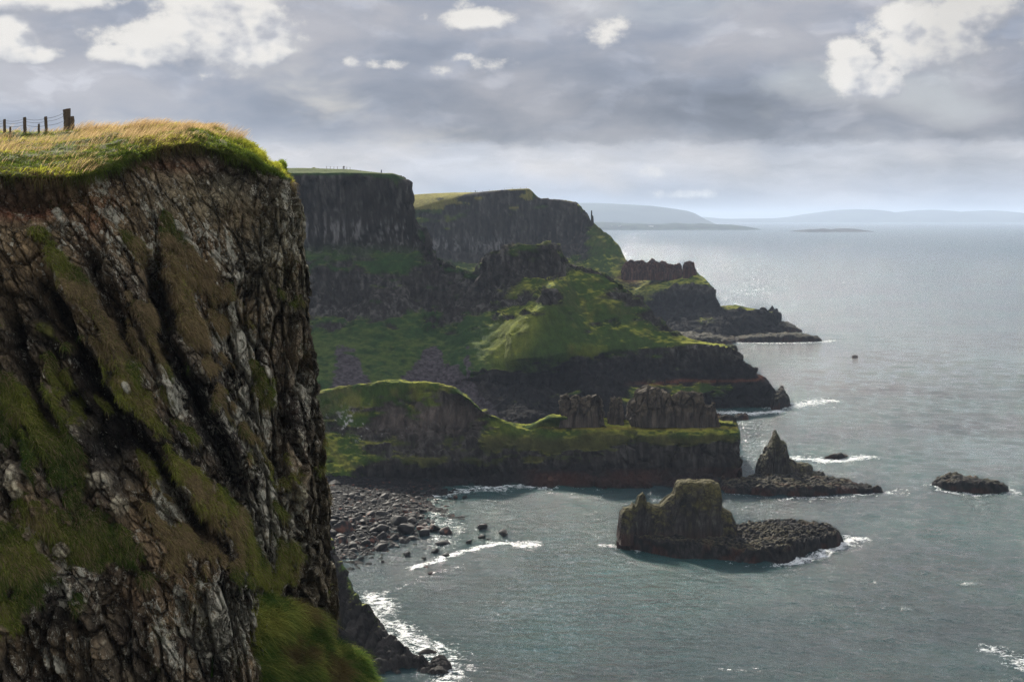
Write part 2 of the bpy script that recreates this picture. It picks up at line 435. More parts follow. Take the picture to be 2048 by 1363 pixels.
# ------------------------------------------------------------------ sea
def build_sea():
    a = np.linspace(R(-34), R(34), 1500)
    # radial spacing follows the eye's angle down to the water
    dist = [150.0]
    while dist[-1] < 90000:
        r = dist[-1]; dist.append(r + max(0.5, r * r / HC * 0.00045))
    r = np.array(dist); nr, nc = len(r), len(a)
    X = np.outer(r, np.sin(a)); Y = np.outer(r, np.cos(a))
    co = np.stack([X, Y, np.zeros_like(X)], -1).reshape(-1, 3)
    rr = np.repeat(r, nc); sprow = np.maximum(0.5, rr * rr / HC * 0.00045)
    rng = np.random.RandomState(4)
    near = rr < 2500
    q = co[near]; z = np.zeros(len(q))
    warp = fbm(q / 60., 2, seed=3) * 4.0; warp2 = fbm(q / 45. + 9, 2, seed=8) * 4.0
    shelt = np.clip(1.0 - 0.10 * np.exp(-(((q[:, 0] + 20) / 110) ** 2 + ((q[:, 1] - 400) / 110) ** 2)), 0, 1)
    for k in range(34):
        L = 2.6 * 1.09 ** k; th = R(250) + rng.normal(0, 0.62)
        kx, ky = math.cos(th) * 2 * math.pi / L, math.sin(th) * 2 * math.pi / L
        ampl = 0.019 * L ** 0.92 * (0.95 if L < 7 else (0.65 if L < 14 else (0.3 if L < 22 else 0.06)))
        w = np.clip(L / (sprow[near] * 4) - 0.5, 0, 1)
        s = 0.5 + 0.5 * np.sin((q[:, 0] + warp) * kx + (q[:, 1] + warp2) * ky + rng.rand() * 6.28)
        z += ampl * (s ** 1.6 * 2 - 1) * w
    co[near, 2] = np.tanh(z * shelt * (0.75 + 0.5 * fbm(q / 90., 2, seed=21)) / .75) * .75
    # foam strokes: polylines on the water, (px, py) in the frame, half width in metres, strength
    strokes = [([(870, 990), (960, 975), (1060, 970), (1090, 972)], 5, .75), ([(1100, 982), (1160, 985), (1200, 990)], 2, .45), ([(1010, 970), (1090, 966), (1140, 972), (1240, 978)], 2.0, .45),
               ([(690, 1130), (780, 1160), (850, 1130)], 5, .25), ([(820, 1135), (900, 1108), (960, 1092), (1010, 1086), (1060, 1090)], 1.8, .9), ([(985, 1085), (1050, 1084)], 3.2, .75),
               ([(860, 1000), (870, 1030), (905, 1050), (880, 1090)], 6, .55), ([(790, 1175), (850, 1150), (920, 1130)], 1.6, .5),
               ([(745, 1190), (790, 1255), (850, 1290), (895, 1325), (905, 1363)], 4, .75), ([(800, 1240), (860, 1280), (930, 1320), (960, 1340)], 5, .35),
               ([(1215, 1085), (1250, 1090), (1290, 1098)], 2.0, .7), ([(1560, 1128), (1600, 1118), (1660, 1100), (1695, 1078)], 2.6, .9), ([(1640, 1108), (1720, 1085)], 3.5, .45), ([(1300, 1100), (1400, 1118), (1500, 1128), (1570, 1128)], 1.2, .45), ([(1690, 1070), (1716, 1078)], 3, .8),
               ([(1440, 985), (1500, 992), (1560, 996)], 1.5, .5), ([(1560, 996), (1700, 990), (1775, 982), (1800, 975)], 2.2, .6), ([(1755, 985), (1800, 982)], 5, .5),
               ([(1590, 915), (1650, 920), (1700, 915), (1735, 912)], 5, .85), ([(1700, 910), (1760, 914)], 3, .4),
               ([(1440, 822), (1500, 826), (1560, 822)], 5, .9), ([(1555, 815), (1610, 805), (1650, 800)], 9, .75), ([(1580, 800), (1640, 815), (1700, 812)], 7, .4), ([(1490, 840), (1560, 838)], 4, .3), ([(1480, 832), (1530, 838), (1640, 826)], 3, .3),
               ([(1465, 668), (1510, 672), (1560, 668)], 6, .8), ([(1470, 685), (1560, 686), (1640, 684), (1665, 680)], 6, .7), ([(1600, 665), (1620, 662)], 6, .5), ([(1600, 716), (1700, 717), (1730, 714)], 7, .35),
               ([(1855, 968), (1900, 980), (1970, 988), (2025, 985)], 2.0, .7), ([(2010, 975), (2030, 984)], 2.5, .7),
               ([(1975, 1300), (2048, 1320), (2100, 1340)], 4, .7), ([(1430, 1335), (1520, 1332)], 1.5, .5), ([(1900, 1370), (2048, 1350)], 3, .35), ([(1590, 463), (1750, 463)], 20, .5), ([(1300, 456), (1520, 455)], 20, .35)]
    foam = np.zeros(len(co), np.float32)
    wq = co + fbm(co / 9., 3, seed=77)[:, None] * np.array([2.2, 2.2, 0])
    for pts, w, s in strokes:
        V = [S(*p) for p in pts]
        lo = np.min(V, 0) - w * 4; hi = np.max(V, 0) + w * 4
        idx = np.where((co[:, 0] > lo[0]) & (co[:, 0] < hi[0]) & (co[:, 1] > lo[1]) & (co[:, 1] < hi[1]))[0]
        if not len(idx): continue
        c = wq[idx, :2]; best = np.full(len(idx), 1e9)
        for p, q2 in zip(V[:-1], V[1:]):
            ab = q2[:2] - p[:2]; t = np.clip(((c - p[:2]) @ ab) / (ab @ ab), 0, 1)
            best = np.minimum(best, np.linalg.norm(c - (p[:2] + t[:, None] * ab), axis=1))
        foam[idx] = np.maximum(foam[idx], s * (1 - sst(best, 0, w * 2.2)))
    m = bpy.data.materials.new('sea water'); m.use_nodes = True; nt = m.node_tree; nt.nodes.clear(); n = N(nt)
    pos = E(n, n.node('ShaderNodeNewGeometry').outputs['Position'])
    fo = n.node('ShaderNodeAttribute'); fo.attribute_name = 'foam'; fo = E(n, fo.outputs['Fac'])
    b1 = n.noise(n.vscale(pos, 1, 1.35, 1), 0.55, 7, 0.68, 0.6); b2 = n.noise(n.vscale(pos, 1, 1.2, 1), 2.2, 4, 0.62)
    b3 = n.noise(n.vscale(pos, .7, 1.3, 1), 0.10, 5, 0.55, .3)
    bb = n.noise(n.vscale(pos, 1, 1, 1), 0.008, 5, 0.55)
    h = b1 * 1.25 + b2 * 0.34 + b3 * 2.7
    bp = n.node('ShaderNodeBump'); bp.inputs['Strength'].default_value = 1.0; bp.inputs['Distance'].default_value = 1.05
    n.link(h, bp.inputs['Height'])
    fn = n.noise(pos, 0.55, 8, 0.72, 0.8); fnf = n.noise(pos, 2.6, 4, 0.7)
    cap = n.smooth(n.noise(n.vscale(pos, 0.35, 1, 1), 0.11, 5, 0.7), 0.78, 0.84) * 0.15
    fm = n.smooth(fo * 0.95 + (fn - 0.5) * 2.3 * n.smooth(fo, 0.0, 0.2) + (fnf - 0.5) * 0.9 * n.smooth(fo, 0.0, 0.2), 0.50, 1.05)
    deep = n.mix(n.smooth(bb, 0.35, 0.65), (0.004, 0.020, 0.026), (0.005, 0.046, 0.044))
    col = n.mix(fm, deep, (0.78, 0.79, 0.79))
    b = n.node('ShaderNodeBsdfPrincipled'); n.link(col, b.inputs['Base Color']); b.inputs['IOR'].default_value = 1.333
    n.link(n.mix(fm, (0.15, 0.15, 0.15), (0.8, 0.8, 0.8)), b.inputs['Roughness'])
    nt.links.new(bp.outputs[0], b.inputs['Normal'])
    o = n.node('ShaderNodeOutputMaterial'); nt.links.new(b.outputs[0], o.inputs[0])
    ob = mesh_from('sea', co, grid_faces(nr, nc, flip=True), m, attrs={'foam': foam})
    tag(ob, 'grey green choppy sea filling the bay and running to the horizon', 'sea', kind='structure')
build_sea()

# ------------------------------------------------------------------ shared painting of rock and turf
def paint_mix(co, n, rock, seed, gcol=GRASS, gy=GRASS_Y, rcol=BASALT, pale=0.35, streak=6.0, brown=0.3, size=3.0):
    f = fbm(co / 14., 4, seed=seed); f2 = fbm(co / 3.5, 4, seed=seed + 40)
    q = co / size; q[:, 2] *= 0.12
    s = fbm(q, 4, 0.6, seed=seed + 11)                         # vertical streaks
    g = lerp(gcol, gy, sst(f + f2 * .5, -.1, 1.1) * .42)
    g = lerp(g, np.array([.26, .26, .035]), sst(n[:, 2] + f2 * .10, .80, .98) * .7)  # sunlit look of the crests: up-facing turf coloured a brighter yellow
    g = lerp(g, BROWN, sst(f2 + fbm(co / 25., 3, seed=seed + 2), .1, .9) * brown)
    r = lerp(rcol * .62, rcol * 1.35, sst(s, -.6, .6))
    r = lerp(r, BASALT_P, sst(s + f2 * .6 + f * .4, .25, 1.1) * pale)
    return lerp(g, r, rock), f, f2, s

# ------------------------------------------------------------------ near headland (with the grassy hump and the block of cliff behind the sea stack)
def bld_near():
    px = dict()
    ridge = [(540, 800, 530), (640, 781, 528), (700, 769, 526), (760, 763, 525), (830, 761, 523), (890, 769, 520), (935, 790, 516), (972, 824, 511), (1050, 852, 502), (1108, 828, 500), (1260, 838, 502), (1400, 836, 502), (1466, 842, 503)]
    r3 = [(540, 825, 522), (640, 815, 520), (700, 815, 519), (760, 812, 517), (830, 800, 517), (890, 788, 516), (938, 797, 513), (970, 830, 508), (1052, 860, 498), (1098, 852, 497), (1260, 850, 496), (1400, 850, 496), (1474, 852, 500)]
    r4 = [(540, 870, 516), (640, 860, 514), (700, 863, 512), (760, 865, 511), (830, 858, 511), (890, 860, 511), (937, 860, 509), (968, 862, 504), (1045, 878, 494), (1088, 882, 492), (1260, 872, 489), (1400, 870, 489), (1478, 866, 496)]
    r5 = [(540, 925, 498), (640, 922, 494), (700, 920, 493), (760, 918, 491), (830, 918, 491), (890, 920, 491), (937, 920, 490), (975, 920, 489), (1045, 915, 489), (1090, 912, 489), (1260, 905, 487), (1400, 905, 487), (1482, 902, 493)]
    r6 = [(540, 965, 480), (640, 968, 478), (700, 967, 479), (760, 960, 482), (830, 958, 484), (890, 955, 486), (937, 952, 487), (975, 950, 487), (1045, 948, 487), (1090, 946, 486), (1260, 944, 485), (1400, 942, 485), (1486, 945, 490)]
    sh = [(14, ridge), (13, r3), (11, r4), (4, r5)]
    for dd, L_ in sh:
        for k in range(8): L_[k] = (L_[k][0], L_[k][1], L_[k][2] - dd)
    crest = [(a, b + 3, Y - (3.5 + 2.0 * math.sin(k * 2.3))) for k, (a, b, Y) in enumerate(ridge)]
    rows = [[P(*q) for q in r] for r in (ridge, crest, r3, r4, r5, r6)]
    for k in range(len(ridge)): rows[1][k][2] = rows[0][k][2] - .35
    r7 = []; r8 = []
    for k, q in enumerate(rows[-1]):
        a = q.copy(); a[1] -= 11; a[0] -= a[0] / a[1] * 11; a[2] = 0.9; r7.append(a)
        b = q.copy(); b[1] -= 15; b[0] -= b[0] / b[1] * 15; b[2] = -4; r8.append(b)
    rows = rows + [r7, r8]
    rk = [[0, 0, 0, 0, 0, 0, .2, .5, .1, 0, .3, .3, .6], [0, 0, 0, 0, 0, 0, .2, .5, .1, 0, .3, .3, .6], [.2, .2, .3, .3, .4, .9, 1, .8, .2, 0, 0, .1, .4], [.1, .6, .6, .8, 1, 1, 1, .6, .0, 0, .2, .2, .4],
          [.2, .0, .1, .35, .5, .6, .65, .6, .5, .6, .8, .85, .9], [.9, 0., .5, .9, 1, 1, 1, 1, 1, 1, 1, 1, 1], [1] * 13, [1] * 13]
    rows = [[np.append(q, rk[i][k]) for k, q in enumerate(r)] for i, r in enumerate(rows)]
    back = auto_back(rows[0], 14, -7, 60, [-32] * 13)
    rows = back + rows
    wrap_right(rows, 12, 45, 10, 4)
    def rockm(co, px, py, ch):
        n1 = fbm(co / np.array([7., 7., 2.2]), 4, seed=5)
        return sst(ch[:, 0] + n1 * .42 + fbm(co / 22., 2, seed=6) * .2, .34, .62)
    def disp(co, n, px, py, ch):
        rock = rockm(co, px, py, ch)
        d, j, _ = rock_disp(co, 3.4, 2.1, 30, rock)
        soft = fbm(co / 12., 4, seed=31) * 1.0 + fbm(co / 2.6, 3, seed=32) * .28
        edge = sst(py, 742, 800)
        zt = sst(co[:, 2], 8, 3) * fbm(co / 2.2, 3, seed=38) * .8
        return (d + soft + zt) * (0.40 + .6 * edge) + (fbm(co / 1.1, 3, seed=39) * .35 + fbm(co / np.array([4., 4., 2.]), 3, seed=40) * .7) * (1 - edge)
    def paint(co, n, px, py, ch, d):
        rock = rockm(co, px, py, ch)
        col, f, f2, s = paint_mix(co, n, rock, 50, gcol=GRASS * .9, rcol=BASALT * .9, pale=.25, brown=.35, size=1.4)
        # brown-olive scrub on the seaward block and lower slopes
        br = sst(py + f * 12, 862, 885) * (1 - rock) * sst(px, 700, 860)
        col = lerp(col, np.array([.038, .034, .013]) * (1 + .4 * f2[:, None]), br * .85)
        lower = sst(py, 915, 955) ; col = lerp(col, BASALT_D * (1 + .3 * f2[:, None]), lower * rock * .8)
        # pinkish brown weathered rock under the hump, pale broken stones to its left
        hum = np.exp(-(((px - 850) / 130) ** 2 + ((py - 832) / 34) ** 2)) * rock
        col = lerp(col, np.array([.105, .082, .068]) * (1 + .5 * s[:, None]), hum * .8)
        w = sst(fbm(co / .9, 3, seed=61) + fbm(co / 6., 2, seed=62) * .6, .62, .9) * np.exp(-(((px - 720) / 90) ** 2 + ((py - 850) / 30) ** 2))
        col = lerp(col, np.array([.34, .32, .32]), w)
        redb = sst(co[:, 2], 4.2, 3.2) * sst(co[:, 2], -.5, .6) * sst(px, 1000, 1080)
        col = lerp(col, RED * .4, redb * (.3 + .3 * f))
        rl = np.exp(-((co[:, 2] - (16.5 + .5 * f)) / .5) ** 2) * sst(px, 1060, 1100) * .35
        col = lerp(col, RED, rl)
        return col, rock
    o = headland('headland', rows, 0.42, M_mid, paint, disp, 'near headland with a grassy hump on the left and a dark sheer block ending in the sea')
    return o
bld_near()

# ------------------------------------------------------------------ middle headland: cliff tower, green bowl, spur and banded sea cliffs
def bld_mid():
    cols = [  # each column: ridge, upper cliff, cliff foot, ledge, lower foot, slope, slope low, band top, band foot, terrace, water
        [(380, 345, 790), (380, 420, 787), (380, 495, 784), (380, 512, 774), (380, 610, 752), (380, 680, 705), (380, 730, 672), (380, 752, 660), (380, 775, 650), (380, 800, 638), (380, 835, 628)],
        [(600, 345, 772), (600, 420, 769), (600, 495, 766), (600, 512, 756), (600, 612, 738), (600, 680, 700), (600, 730, 672), (600, 752, 660), (600, 775, 650), (600, 800, 638), (600, 835, 628)],
        [(700, 344, 770), (700, 420, 767), (700, 493, 764), (700, 515, 754), (700, 604, 736), (700, 680, 698), (700, 730, 672), (700, 752, 662), (700, 775, 652), (700, 800, 640), (700, 835, 630)],
        [(785, 347, 768), (792, 420, 765), (795, 492, 762), (795, 520, 752), (790, 582, 737), (790, 680, 700), (790, 730, 676), (790, 752, 666), (790, 775, 656), (790, 800, 645), (790, 835, 634)],
        [(806, 358, 768), (822, 418, 766), (838, 488, 763), (845, 518, 752), (840, 590, 737), (840, 680, 702), (840, 730, 678), (840, 752, 668), (840, 775, 660), (840, 800, 648), (840, 835, 637)],
        [(828, 430, 768), (840, 462, 766), (858, 505, 760), (870, 530, 752), (868, 596, 738), (870, 680, 704), (870, 730, 680), (870, 752, 670), (870, 775, 662), (870, 800, 650), (870, 835, 639)],
        [(872, 512, 758), (880, 525, 756), (888, 538, 752), (892, 556, 746), (895, 602, 734), (900, 680, 702), (900, 730, 679), (900, 752, 670), (900, 775, 662), (900, 800, 651), (900, 835, 640)],
        [(925, 540, 745), (927, 548, 743), (928, 558, 740), (930, 572, 735), (930, 606, 724), (935, 680, 694), (938, 728, 674), (938, 742, 668), (940, 768, 665), (940, 795, 655), (940, 834, 645)],
        [(948, 538, 738), (950, 550, 736), (950, 565, 733), (952, 580, 730), (955, 612, 720), (965, 680, 690), (970, 728, 672), (970, 742, 668), (972, 770, 665), (972, 795, 657), (972, 832, 650)],
        [(966, 508, 732), (972, 530, 729), (976, 552, 727), (980, 575, 724), (990, 610, 712), (1005, 672, 684), (1010, 722, 670), (1010, 744, 668), (1012, 772, 665), (1012, 796, 658), (1012, 830, 652)],
        [(1003, 494, 730), (1008, 520, 727), (1014, 545, 725), (1020, 570, 720), (1030, 612, 700), (1020, 668, 670), (1030, 718, 662), (1040, 744, 668), (1040, 772, 665), (1040, 796, 659), (1040, 830, 653)],
        [(1060, 488, 728), (1062, 515, 725), (1066, 540, 722), (1072, 566, 712), (1082, 608, 680), (1062, 655, 668), (1090, 712, 660), (1105, 742, 668), (1105, 768, 665), (1105, 794, 660), (1105, 830, 655)],
        [(1112, 492, 726), (1114, 516, 722), (1116, 540, 718), (1104, 570, 690), (1106, 596, 679), (1112, 640, 676), (1150, 700, 670), (1160, 724, 672), (1160, 755, 668), (1160, 790, 662), (1160, 829, 658)],
        [(1140, 524, 724), (1146, 540, 720), (1150, 556, 714), (1152, 580, 706), (1160, 610, 698), (1185, 650, 686), (1215, 690, 678), (1225, 714, 676), (1228, 752, 670), (1228, 788, 664), (1228, 828, 660)],
        [(1192, 541, 720), (1196, 552, 717), (1200, 564, 713), (1206, 588, 706), (1218, 622, 696), (1245, 652, 688), (1280, 684, 682), (1290, 702, 679), (1295, 745, 672), (1295, 782, 667), (1295, 826, 662)],
        [(1243, 570, 716), (1248, 580, 713), (1252, 592, 710), (1262, 610, 704), (1278, 634, 698), (1300, 658, 692), (1335, 682, 686), (1350, 694, 682), (1358, 740, 675), (1358, 776, 670), (1358, 824, 664)],
        [(1284, 602, 710), (1290, 610, 708), (1296, 618, 705), (1306, 632, 702), (1320, 648, 697), (1345, 668, 692), (1380, 684, 688), (1400, 690, 685), (1408, 734, 678), (1410, 770, 673), (1412, 822, 667)],
        [(1312, 638, 704), (1318, 643, 702), (1326, 650, 700), (1340, 660, 698), (1356, 668, 695), (1385, 680, 692), (1418, 688, 689), (1440, 691, 687), (1450, 730, 681), (1458, 766, 676), (1465, 820, 670)],
        [(1345, 664, 700), (1352, 668, 699), (1362, 673, 698), (1375, 678, 697), (1392, 684, 695), (1415, 688, 693), (1445, 691, 691), (1466, 692, 689), (1484, 726, 684), (1505, 760, 680), (1525, 817, 675)],
        [(1400, 686, 700), (1405, 688, 699), (1415, 689, 698), (1425, 690, 697), (1440, 691, 696), (1455, 692, 695), (1465, 694, 694), (1474, 697, 693), (1494, 730, 689), (1532, 768, 686), (1576, 814, 681)]]
    for c in cols:
        if 900 <= c[-1][0] <= 1360: c[-1] = (c[-1][0], 862, 598); c[-2] = (c[-2][0], c[-2][1] + 12, c[-2][2] - 12)
    nR = 11
    rk = [  # rock amount per column, same order
        [.1, 1, 1, 0.3, 1, 0, 0, 0, 0, .5, 1]] * 2 + [[.1, 1, 1, .3, .9, 0, 0, 0, 0, .5, 1], [.1, 1, 1, .3, .9, 0, 0, 0, 0, .5, 1], [.6, 1, 1, .5, .8, 0, 0, 0, .2, .5, 1],
        [.8, 1, 1, .6, .9, 0, 0, 0, .3, .5, 1], [.1, .1, .3, .5, .9, 0, 0, 0, .6, .5, 1], [0, .3, .6, .8, .7, 0, 0, .3, 1, .5, 1],
        [.3, .6, .9, 1, .7, 0, 0, .5, 1, .8, 1], [.8, 1, 1, 1, .7, 0, 0, .6, 1, .8, 1], [.7, 1, 1, .8, .5, .1, 0, .6, 1, .7, 1], [.6, 1, 1, .5, .55, .1, 0, .7, 1, .7, 1],
        [.6, 1, 1, .4, .8, .0, .0, .6, 1, .7, 1], [.5, .4, .2, 0, .0, .1, 0, .6, 1, .7, 1], [0, 0, .0, .2, .2, .2, 0, .7, 1, .2, 1], [0, .3, .4, .6, .7, .3, 0, .7, 1, .2, 1],
        [.3, .4, .6, .6, .4, .3, 0, .8, 1, .4, 1], [.5, .5, .5, .5, .3, .0, 0, .8, 1, .6, 1], [0, 0, 0, 0, 0, .1, .2, .9, 1, .8, 1], [.2, .2, .2, .2, .3, .4, .8, 1, 1, 1, 1]]
    rows = [[np.append(P(*cols[c][r]), rk[c][r]) for c in range(len(cols))] for r in range(nR)]
    crest = []
    for c in range(len(cols)):
        a, b, Y = cols[c][0]; q = P(a, b + 2, Y - (5 if c < 4 else .9)); q[2] = rows[0][c][2] - (.5 if c < 4 else .9); crest.append(np.append(q, 0 if c < 4 else max(rk[c][0], .45)))
        rows[0][c][3] = 0 if c < 4 else max(rk[c][0], .35)
    low_ = []
    for c in range(len(cols)):
        q = crest[c].copy(); q[2] -= 3.0 if c < 4 else 1.0; q[1] -= 1.2; q[3] = 1 if c < 6 else max(rk[c][0], .5); low_.append(q)
    rows = [rows[0], crest, low_] + rows[1:]
    bot = []
    for q in rows[-1]:
        b = q.copy(); b[1] -= 4; b[2] = -4; bot.append(b)
    rows.append(bot)
    nc = len(cols)
    dz1 = [3, 3, 2, 0, 0, -12, -6, -6, -6, -6, -5, -5, -6, -8, -8, -8, -8, -8, -8, -8]
    dz2 = [4, 4, 2, -6, -10, -60, -60, -60, -60, -50, -50, -50, -60, -60, -60, -60, -60, -60, -60, -60]
    rows = auto_back(rows[0], 22, dz1, 110, dz2) + rows
    wrap_right(rows, 14, 60, 14, 8)
    scree = [((690, 742), (42, 40), .2), ((868, 730), (45, 40), -.25), ((868, 700), (16, 30), 0), ((905, 760), (40, 30), .2), ((935, 730), (8, 60), 0)]
    def rockm(co, px, py, ch):
        n1 = fbm(co / np.array([10., 10., 3.]), 4, seed=105)
        r = sst(ch[:, 0] + n1 * .38 + fbm(co / 30., 2, seed=106) * .18, .36, .62)
        return r
    def disp(co, n, px, py, ch):
        rock = rockm(co, px, py, ch)
        d, j, _ = rock_disp(co, 4.2, 2.8, 130, rock)
        soft = fbm(co / 22., 4, seed=131) * 1.6 + fbm(co / 5., 3, seed=132) * .45
        top = sst(ch[:, 0], .05, .3) * .5 + .5
        strata = np.sin(co[:, 2] * .9 + fbm(co / 20., 2, seed=133) * 3) * .5 * rock * sst(py, 690, 720)
        return (d + soft + strata) * (.25 + .75 * sst(py, 346, 372) )
    def paint(co, n, px, py, ch, d):
        rock = rockm(co, px, py, ch)
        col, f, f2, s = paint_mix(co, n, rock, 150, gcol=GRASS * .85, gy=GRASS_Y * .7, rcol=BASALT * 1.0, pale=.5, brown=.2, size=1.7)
        gr = (1 - rock)
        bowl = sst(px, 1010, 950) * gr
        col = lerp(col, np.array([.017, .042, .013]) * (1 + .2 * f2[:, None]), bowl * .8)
        hi = np.exp(-((py - 505) / 14.) ** 2) * sst(px, 860, 820)
        col = lerp(col, GRASS_D * 1.1, hi * .5)
        # pale streaked lower columns of the tower
        pl = np.exp(-((py - 465) / 26.) ** 2) * sst(px, 850, 800) * sst(s, 0, .6) * rock
        col = lerp(col, np.array([.26, .25, .25]), pl * .55)
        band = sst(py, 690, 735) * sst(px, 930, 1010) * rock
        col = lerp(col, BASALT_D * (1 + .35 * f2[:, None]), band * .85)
        lit = np.exp(-(((px - 1030 + .5 * (py - 670)) / 36) ** 2 + ((py - 668) / 52) ** 2)) * gr  # sunlight on the spur's face, painted into the turf colour
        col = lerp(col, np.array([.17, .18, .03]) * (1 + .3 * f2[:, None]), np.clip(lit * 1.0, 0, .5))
        scr = 0
        for (c, rxy, sh) in scree:
            u = (px - c[0] - sh * (py - c[1])) / rxy[0]; v = (py - c[1]) / rxy[1]
            dyy = py - (c[1] - rxy[1]); half = rxy[0] * (.30 + .42 * dyy / rxy[1]); scr = np.maximum(scr, sst(half - np.abs(px - c[0] - sh * dyy) + f2 * 9 + f * 6, -1, 3) * sst(dyy + f2 * 10, 0, 4))
        col = lerp(col, np.array([.050, .042, .046]) * (1 + .5 * fbm(co / 1.2, 2, seed=161)[:, None]), scr * (py > 690))
        redl = np.exp(-((co[:, 2] - (12.5 + .6 * f)) / .7) ** 2) * sst(px, 1230, 1330) * .75
        col = lerp(col, RED * .8, redl)
        return col, rock
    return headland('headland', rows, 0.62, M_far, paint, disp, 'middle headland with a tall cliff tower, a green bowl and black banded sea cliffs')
MID = bld_mid()

# ------------------------------------------------------------------ far headland
def bld_farhead():
    # ridge, lip, cliff foot, slope, low slope, band top, band foot, terrace, water
    cols = [
        [(700, 394, 1400), (700, 415, 1370), (700, 500, 1350), (700, 530, 1320), (700, 560, 1290), (700, 600, 1240), (700, 630, 1200), (700, 660, 1150), (700, 690, 1080)],
        [(815, 391, 1360), (815, 418, 1325), (815, 495, 1315), (815, 525, 1300), (815, 560, 1270), (815, 600, 1220), (815, 630, 1190), (815, 660, 1150), (815, 690, 1080)],
        [(870, 387, 1340), (880, 403, 1312), (880, 500, 1305), (880, 530, 1290), (880, 560, 1260), (880, 600, 1220), (880, 630, 1190), (880, 660, 1150), (880, 690, 1080)],
        [(940, 384, 1320), (952, 389, 1300), (950, 505, 1293), (950, 535, 1280), (950, 560, 1250), (950, 600, 1210), (950, 630, 1180), (950, 660, 1140), (950, 690, 1080)],
        [(1000, 382, 1310), (1005, 384, 1295), (1005, 505, 1285), (1005, 530, 1270), (1005, 560, 1245), (1005, 600, 1205), (1005, 630, 1180), (1005, 660, 1140), (1005, 690, 1080)],
        [(1056, 379, 1300), (1058, 381, 1290), (1062, 495, 1280), (1062, 525, 1262), (1062, 560, 1238), (1062, 600, 1200), (1062, 630, 1175), (1062, 660, 1135), (1062, 690, 1080)],
        [(1080, 398, 1298), (1082, 400, 1287), (1090, 490, 1278), (1092, 520, 1258), (1095, 560, 1230), (1100, 600, 1195), (1100, 630, 1170), (1100, 660, 1130), (1100, 690, 1075)],
        [(1152, 404, 1290), (1154, 407, 1282), (1152, 480, 1274), (1158, 515, 1250), (1165, 555, 1222), (1170, 600, 1185), (1170, 630, 1160), (1170, 655, 1125), (1170, 690, 1070)],
        [(1164, 422, 1286), (1166, 426, 1280), (1172, 462, 1270), (1185, 510, 1245), (1195, 555, 1215), (1200, 595, 1180), (1205, 625, 1155), (1210, 655, 1120), (1215, 690, 1065)],
        [(1182, 440, 1278), (1186, 444, 1272), (1195, 465, 1262), (1212, 512, 1235), (1225, 555, 1205), (1235, 592, 1175), (1240, 620, 1150), (1245, 655, 1115), (1250, 690, 1060)],
        [(1216, 462, 1262), (1220, 470, 1256), (1226, 485, 1248), (1238, 525, 1225), (1250, 560, 1200), (1262, 590, 1170), (1268, 618, 1150), (1272, 652, 1110), (1278, 690, 1055)],
        [(1242, 498, 1242), (1244, 505, 1236), (1248, 515, 1230), (1258, 540, 1212), (1270, 565, 1190), (1290, 588, 1165), (1294, 616, 1145), (1298, 650, 1105), (1305, 690, 1050)],
        [(1268, 545, 1216), (1270, 549, 1210), (1274, 553, 1205), (1280, 560, 1198), (1296, 572, 1180), (1318, 584, 1160), (1320, 616, 1140), (1322, 648, 1105), (1330, 690, 1048)],
        [(1320, 545, 1200), (1320, 549, 1194), (1324, 554, 1188), (1330, 562, 1180), (1340, 572, 1168), (1355, 578, 1156), (1356, 614, 1138), (1356, 645, 1102), (1370, 688, 1046)],
        [(1380, 541, 1188), (1382, 545, 1182), (1386, 550, 1176), (1388, 556, 1168), (1392, 564, 1160), (1396, 572, 1152), (1398, 612, 1136), (1398, 640, 1102), (1420, 686, 1044)],
        [(1404, 552, 1184), (1407, 555, 1178), (1410, 558, 1172), (1415, 563, 1165), (1420, 568, 1158), (1425, 574, 1150), (1427, 612, 1136), (1430, 636, 1100), (1450, 682, 1048)],
        [(1428, 580, 1180), (1429, 586, 1172), (1430, 592, 1166), (1431, 598, 1160), (1431, 604, 1155), (1432, 610, 1148), (1434, 615, 1136), (1445, 630, 1098), (1460, 672, 1070)],
        [(1436, 611, 1160), (1437, 612, 1156), (1438, 613, 1152), (1440, 614, 1148), (1442, 615, 1142), (1445, 616, 1136), (1450, 618, 1126), (1462, 632, 1096), (1476, 666, 1082)],
        [(1475, 615, 1140), (1476, 616, 1138), (1478, 617, 1136), (1480, 617, 1133), (1482, 618, 1130), (1484, 619, 1126), (1486, 622, 1118), (1492, 636, 1098), (1505, 666, 1084)],
        [(1515, 620, 1136), (1516, 620, 1134), (1517, 621, 1132), (1518, 621, 1130), (1519, 622, 1128), (1520, 623, 1124), (1522, 628, 1116), (1526, 642, 1102), (1535, 664, 1090)],
        [(1540, 621, 1138), (1541, 622, 1136), (1542, 623, 1134), (1543, 624, 1132), (1545, 626, 1128), (1547, 628, 1124), (1549, 634, 1118), (1552, 646, 1108), (1556, 662, 1096)],
        [(1550, 628, 1142), (1551, 630, 1140), (1552, 632, 1138), (1553, 634, 1136), (1554, 636, 1132), (1555, 640, 1128), (1556, 645, 1122), (1558, 652, 1112), (1570, 661, 1102)]]
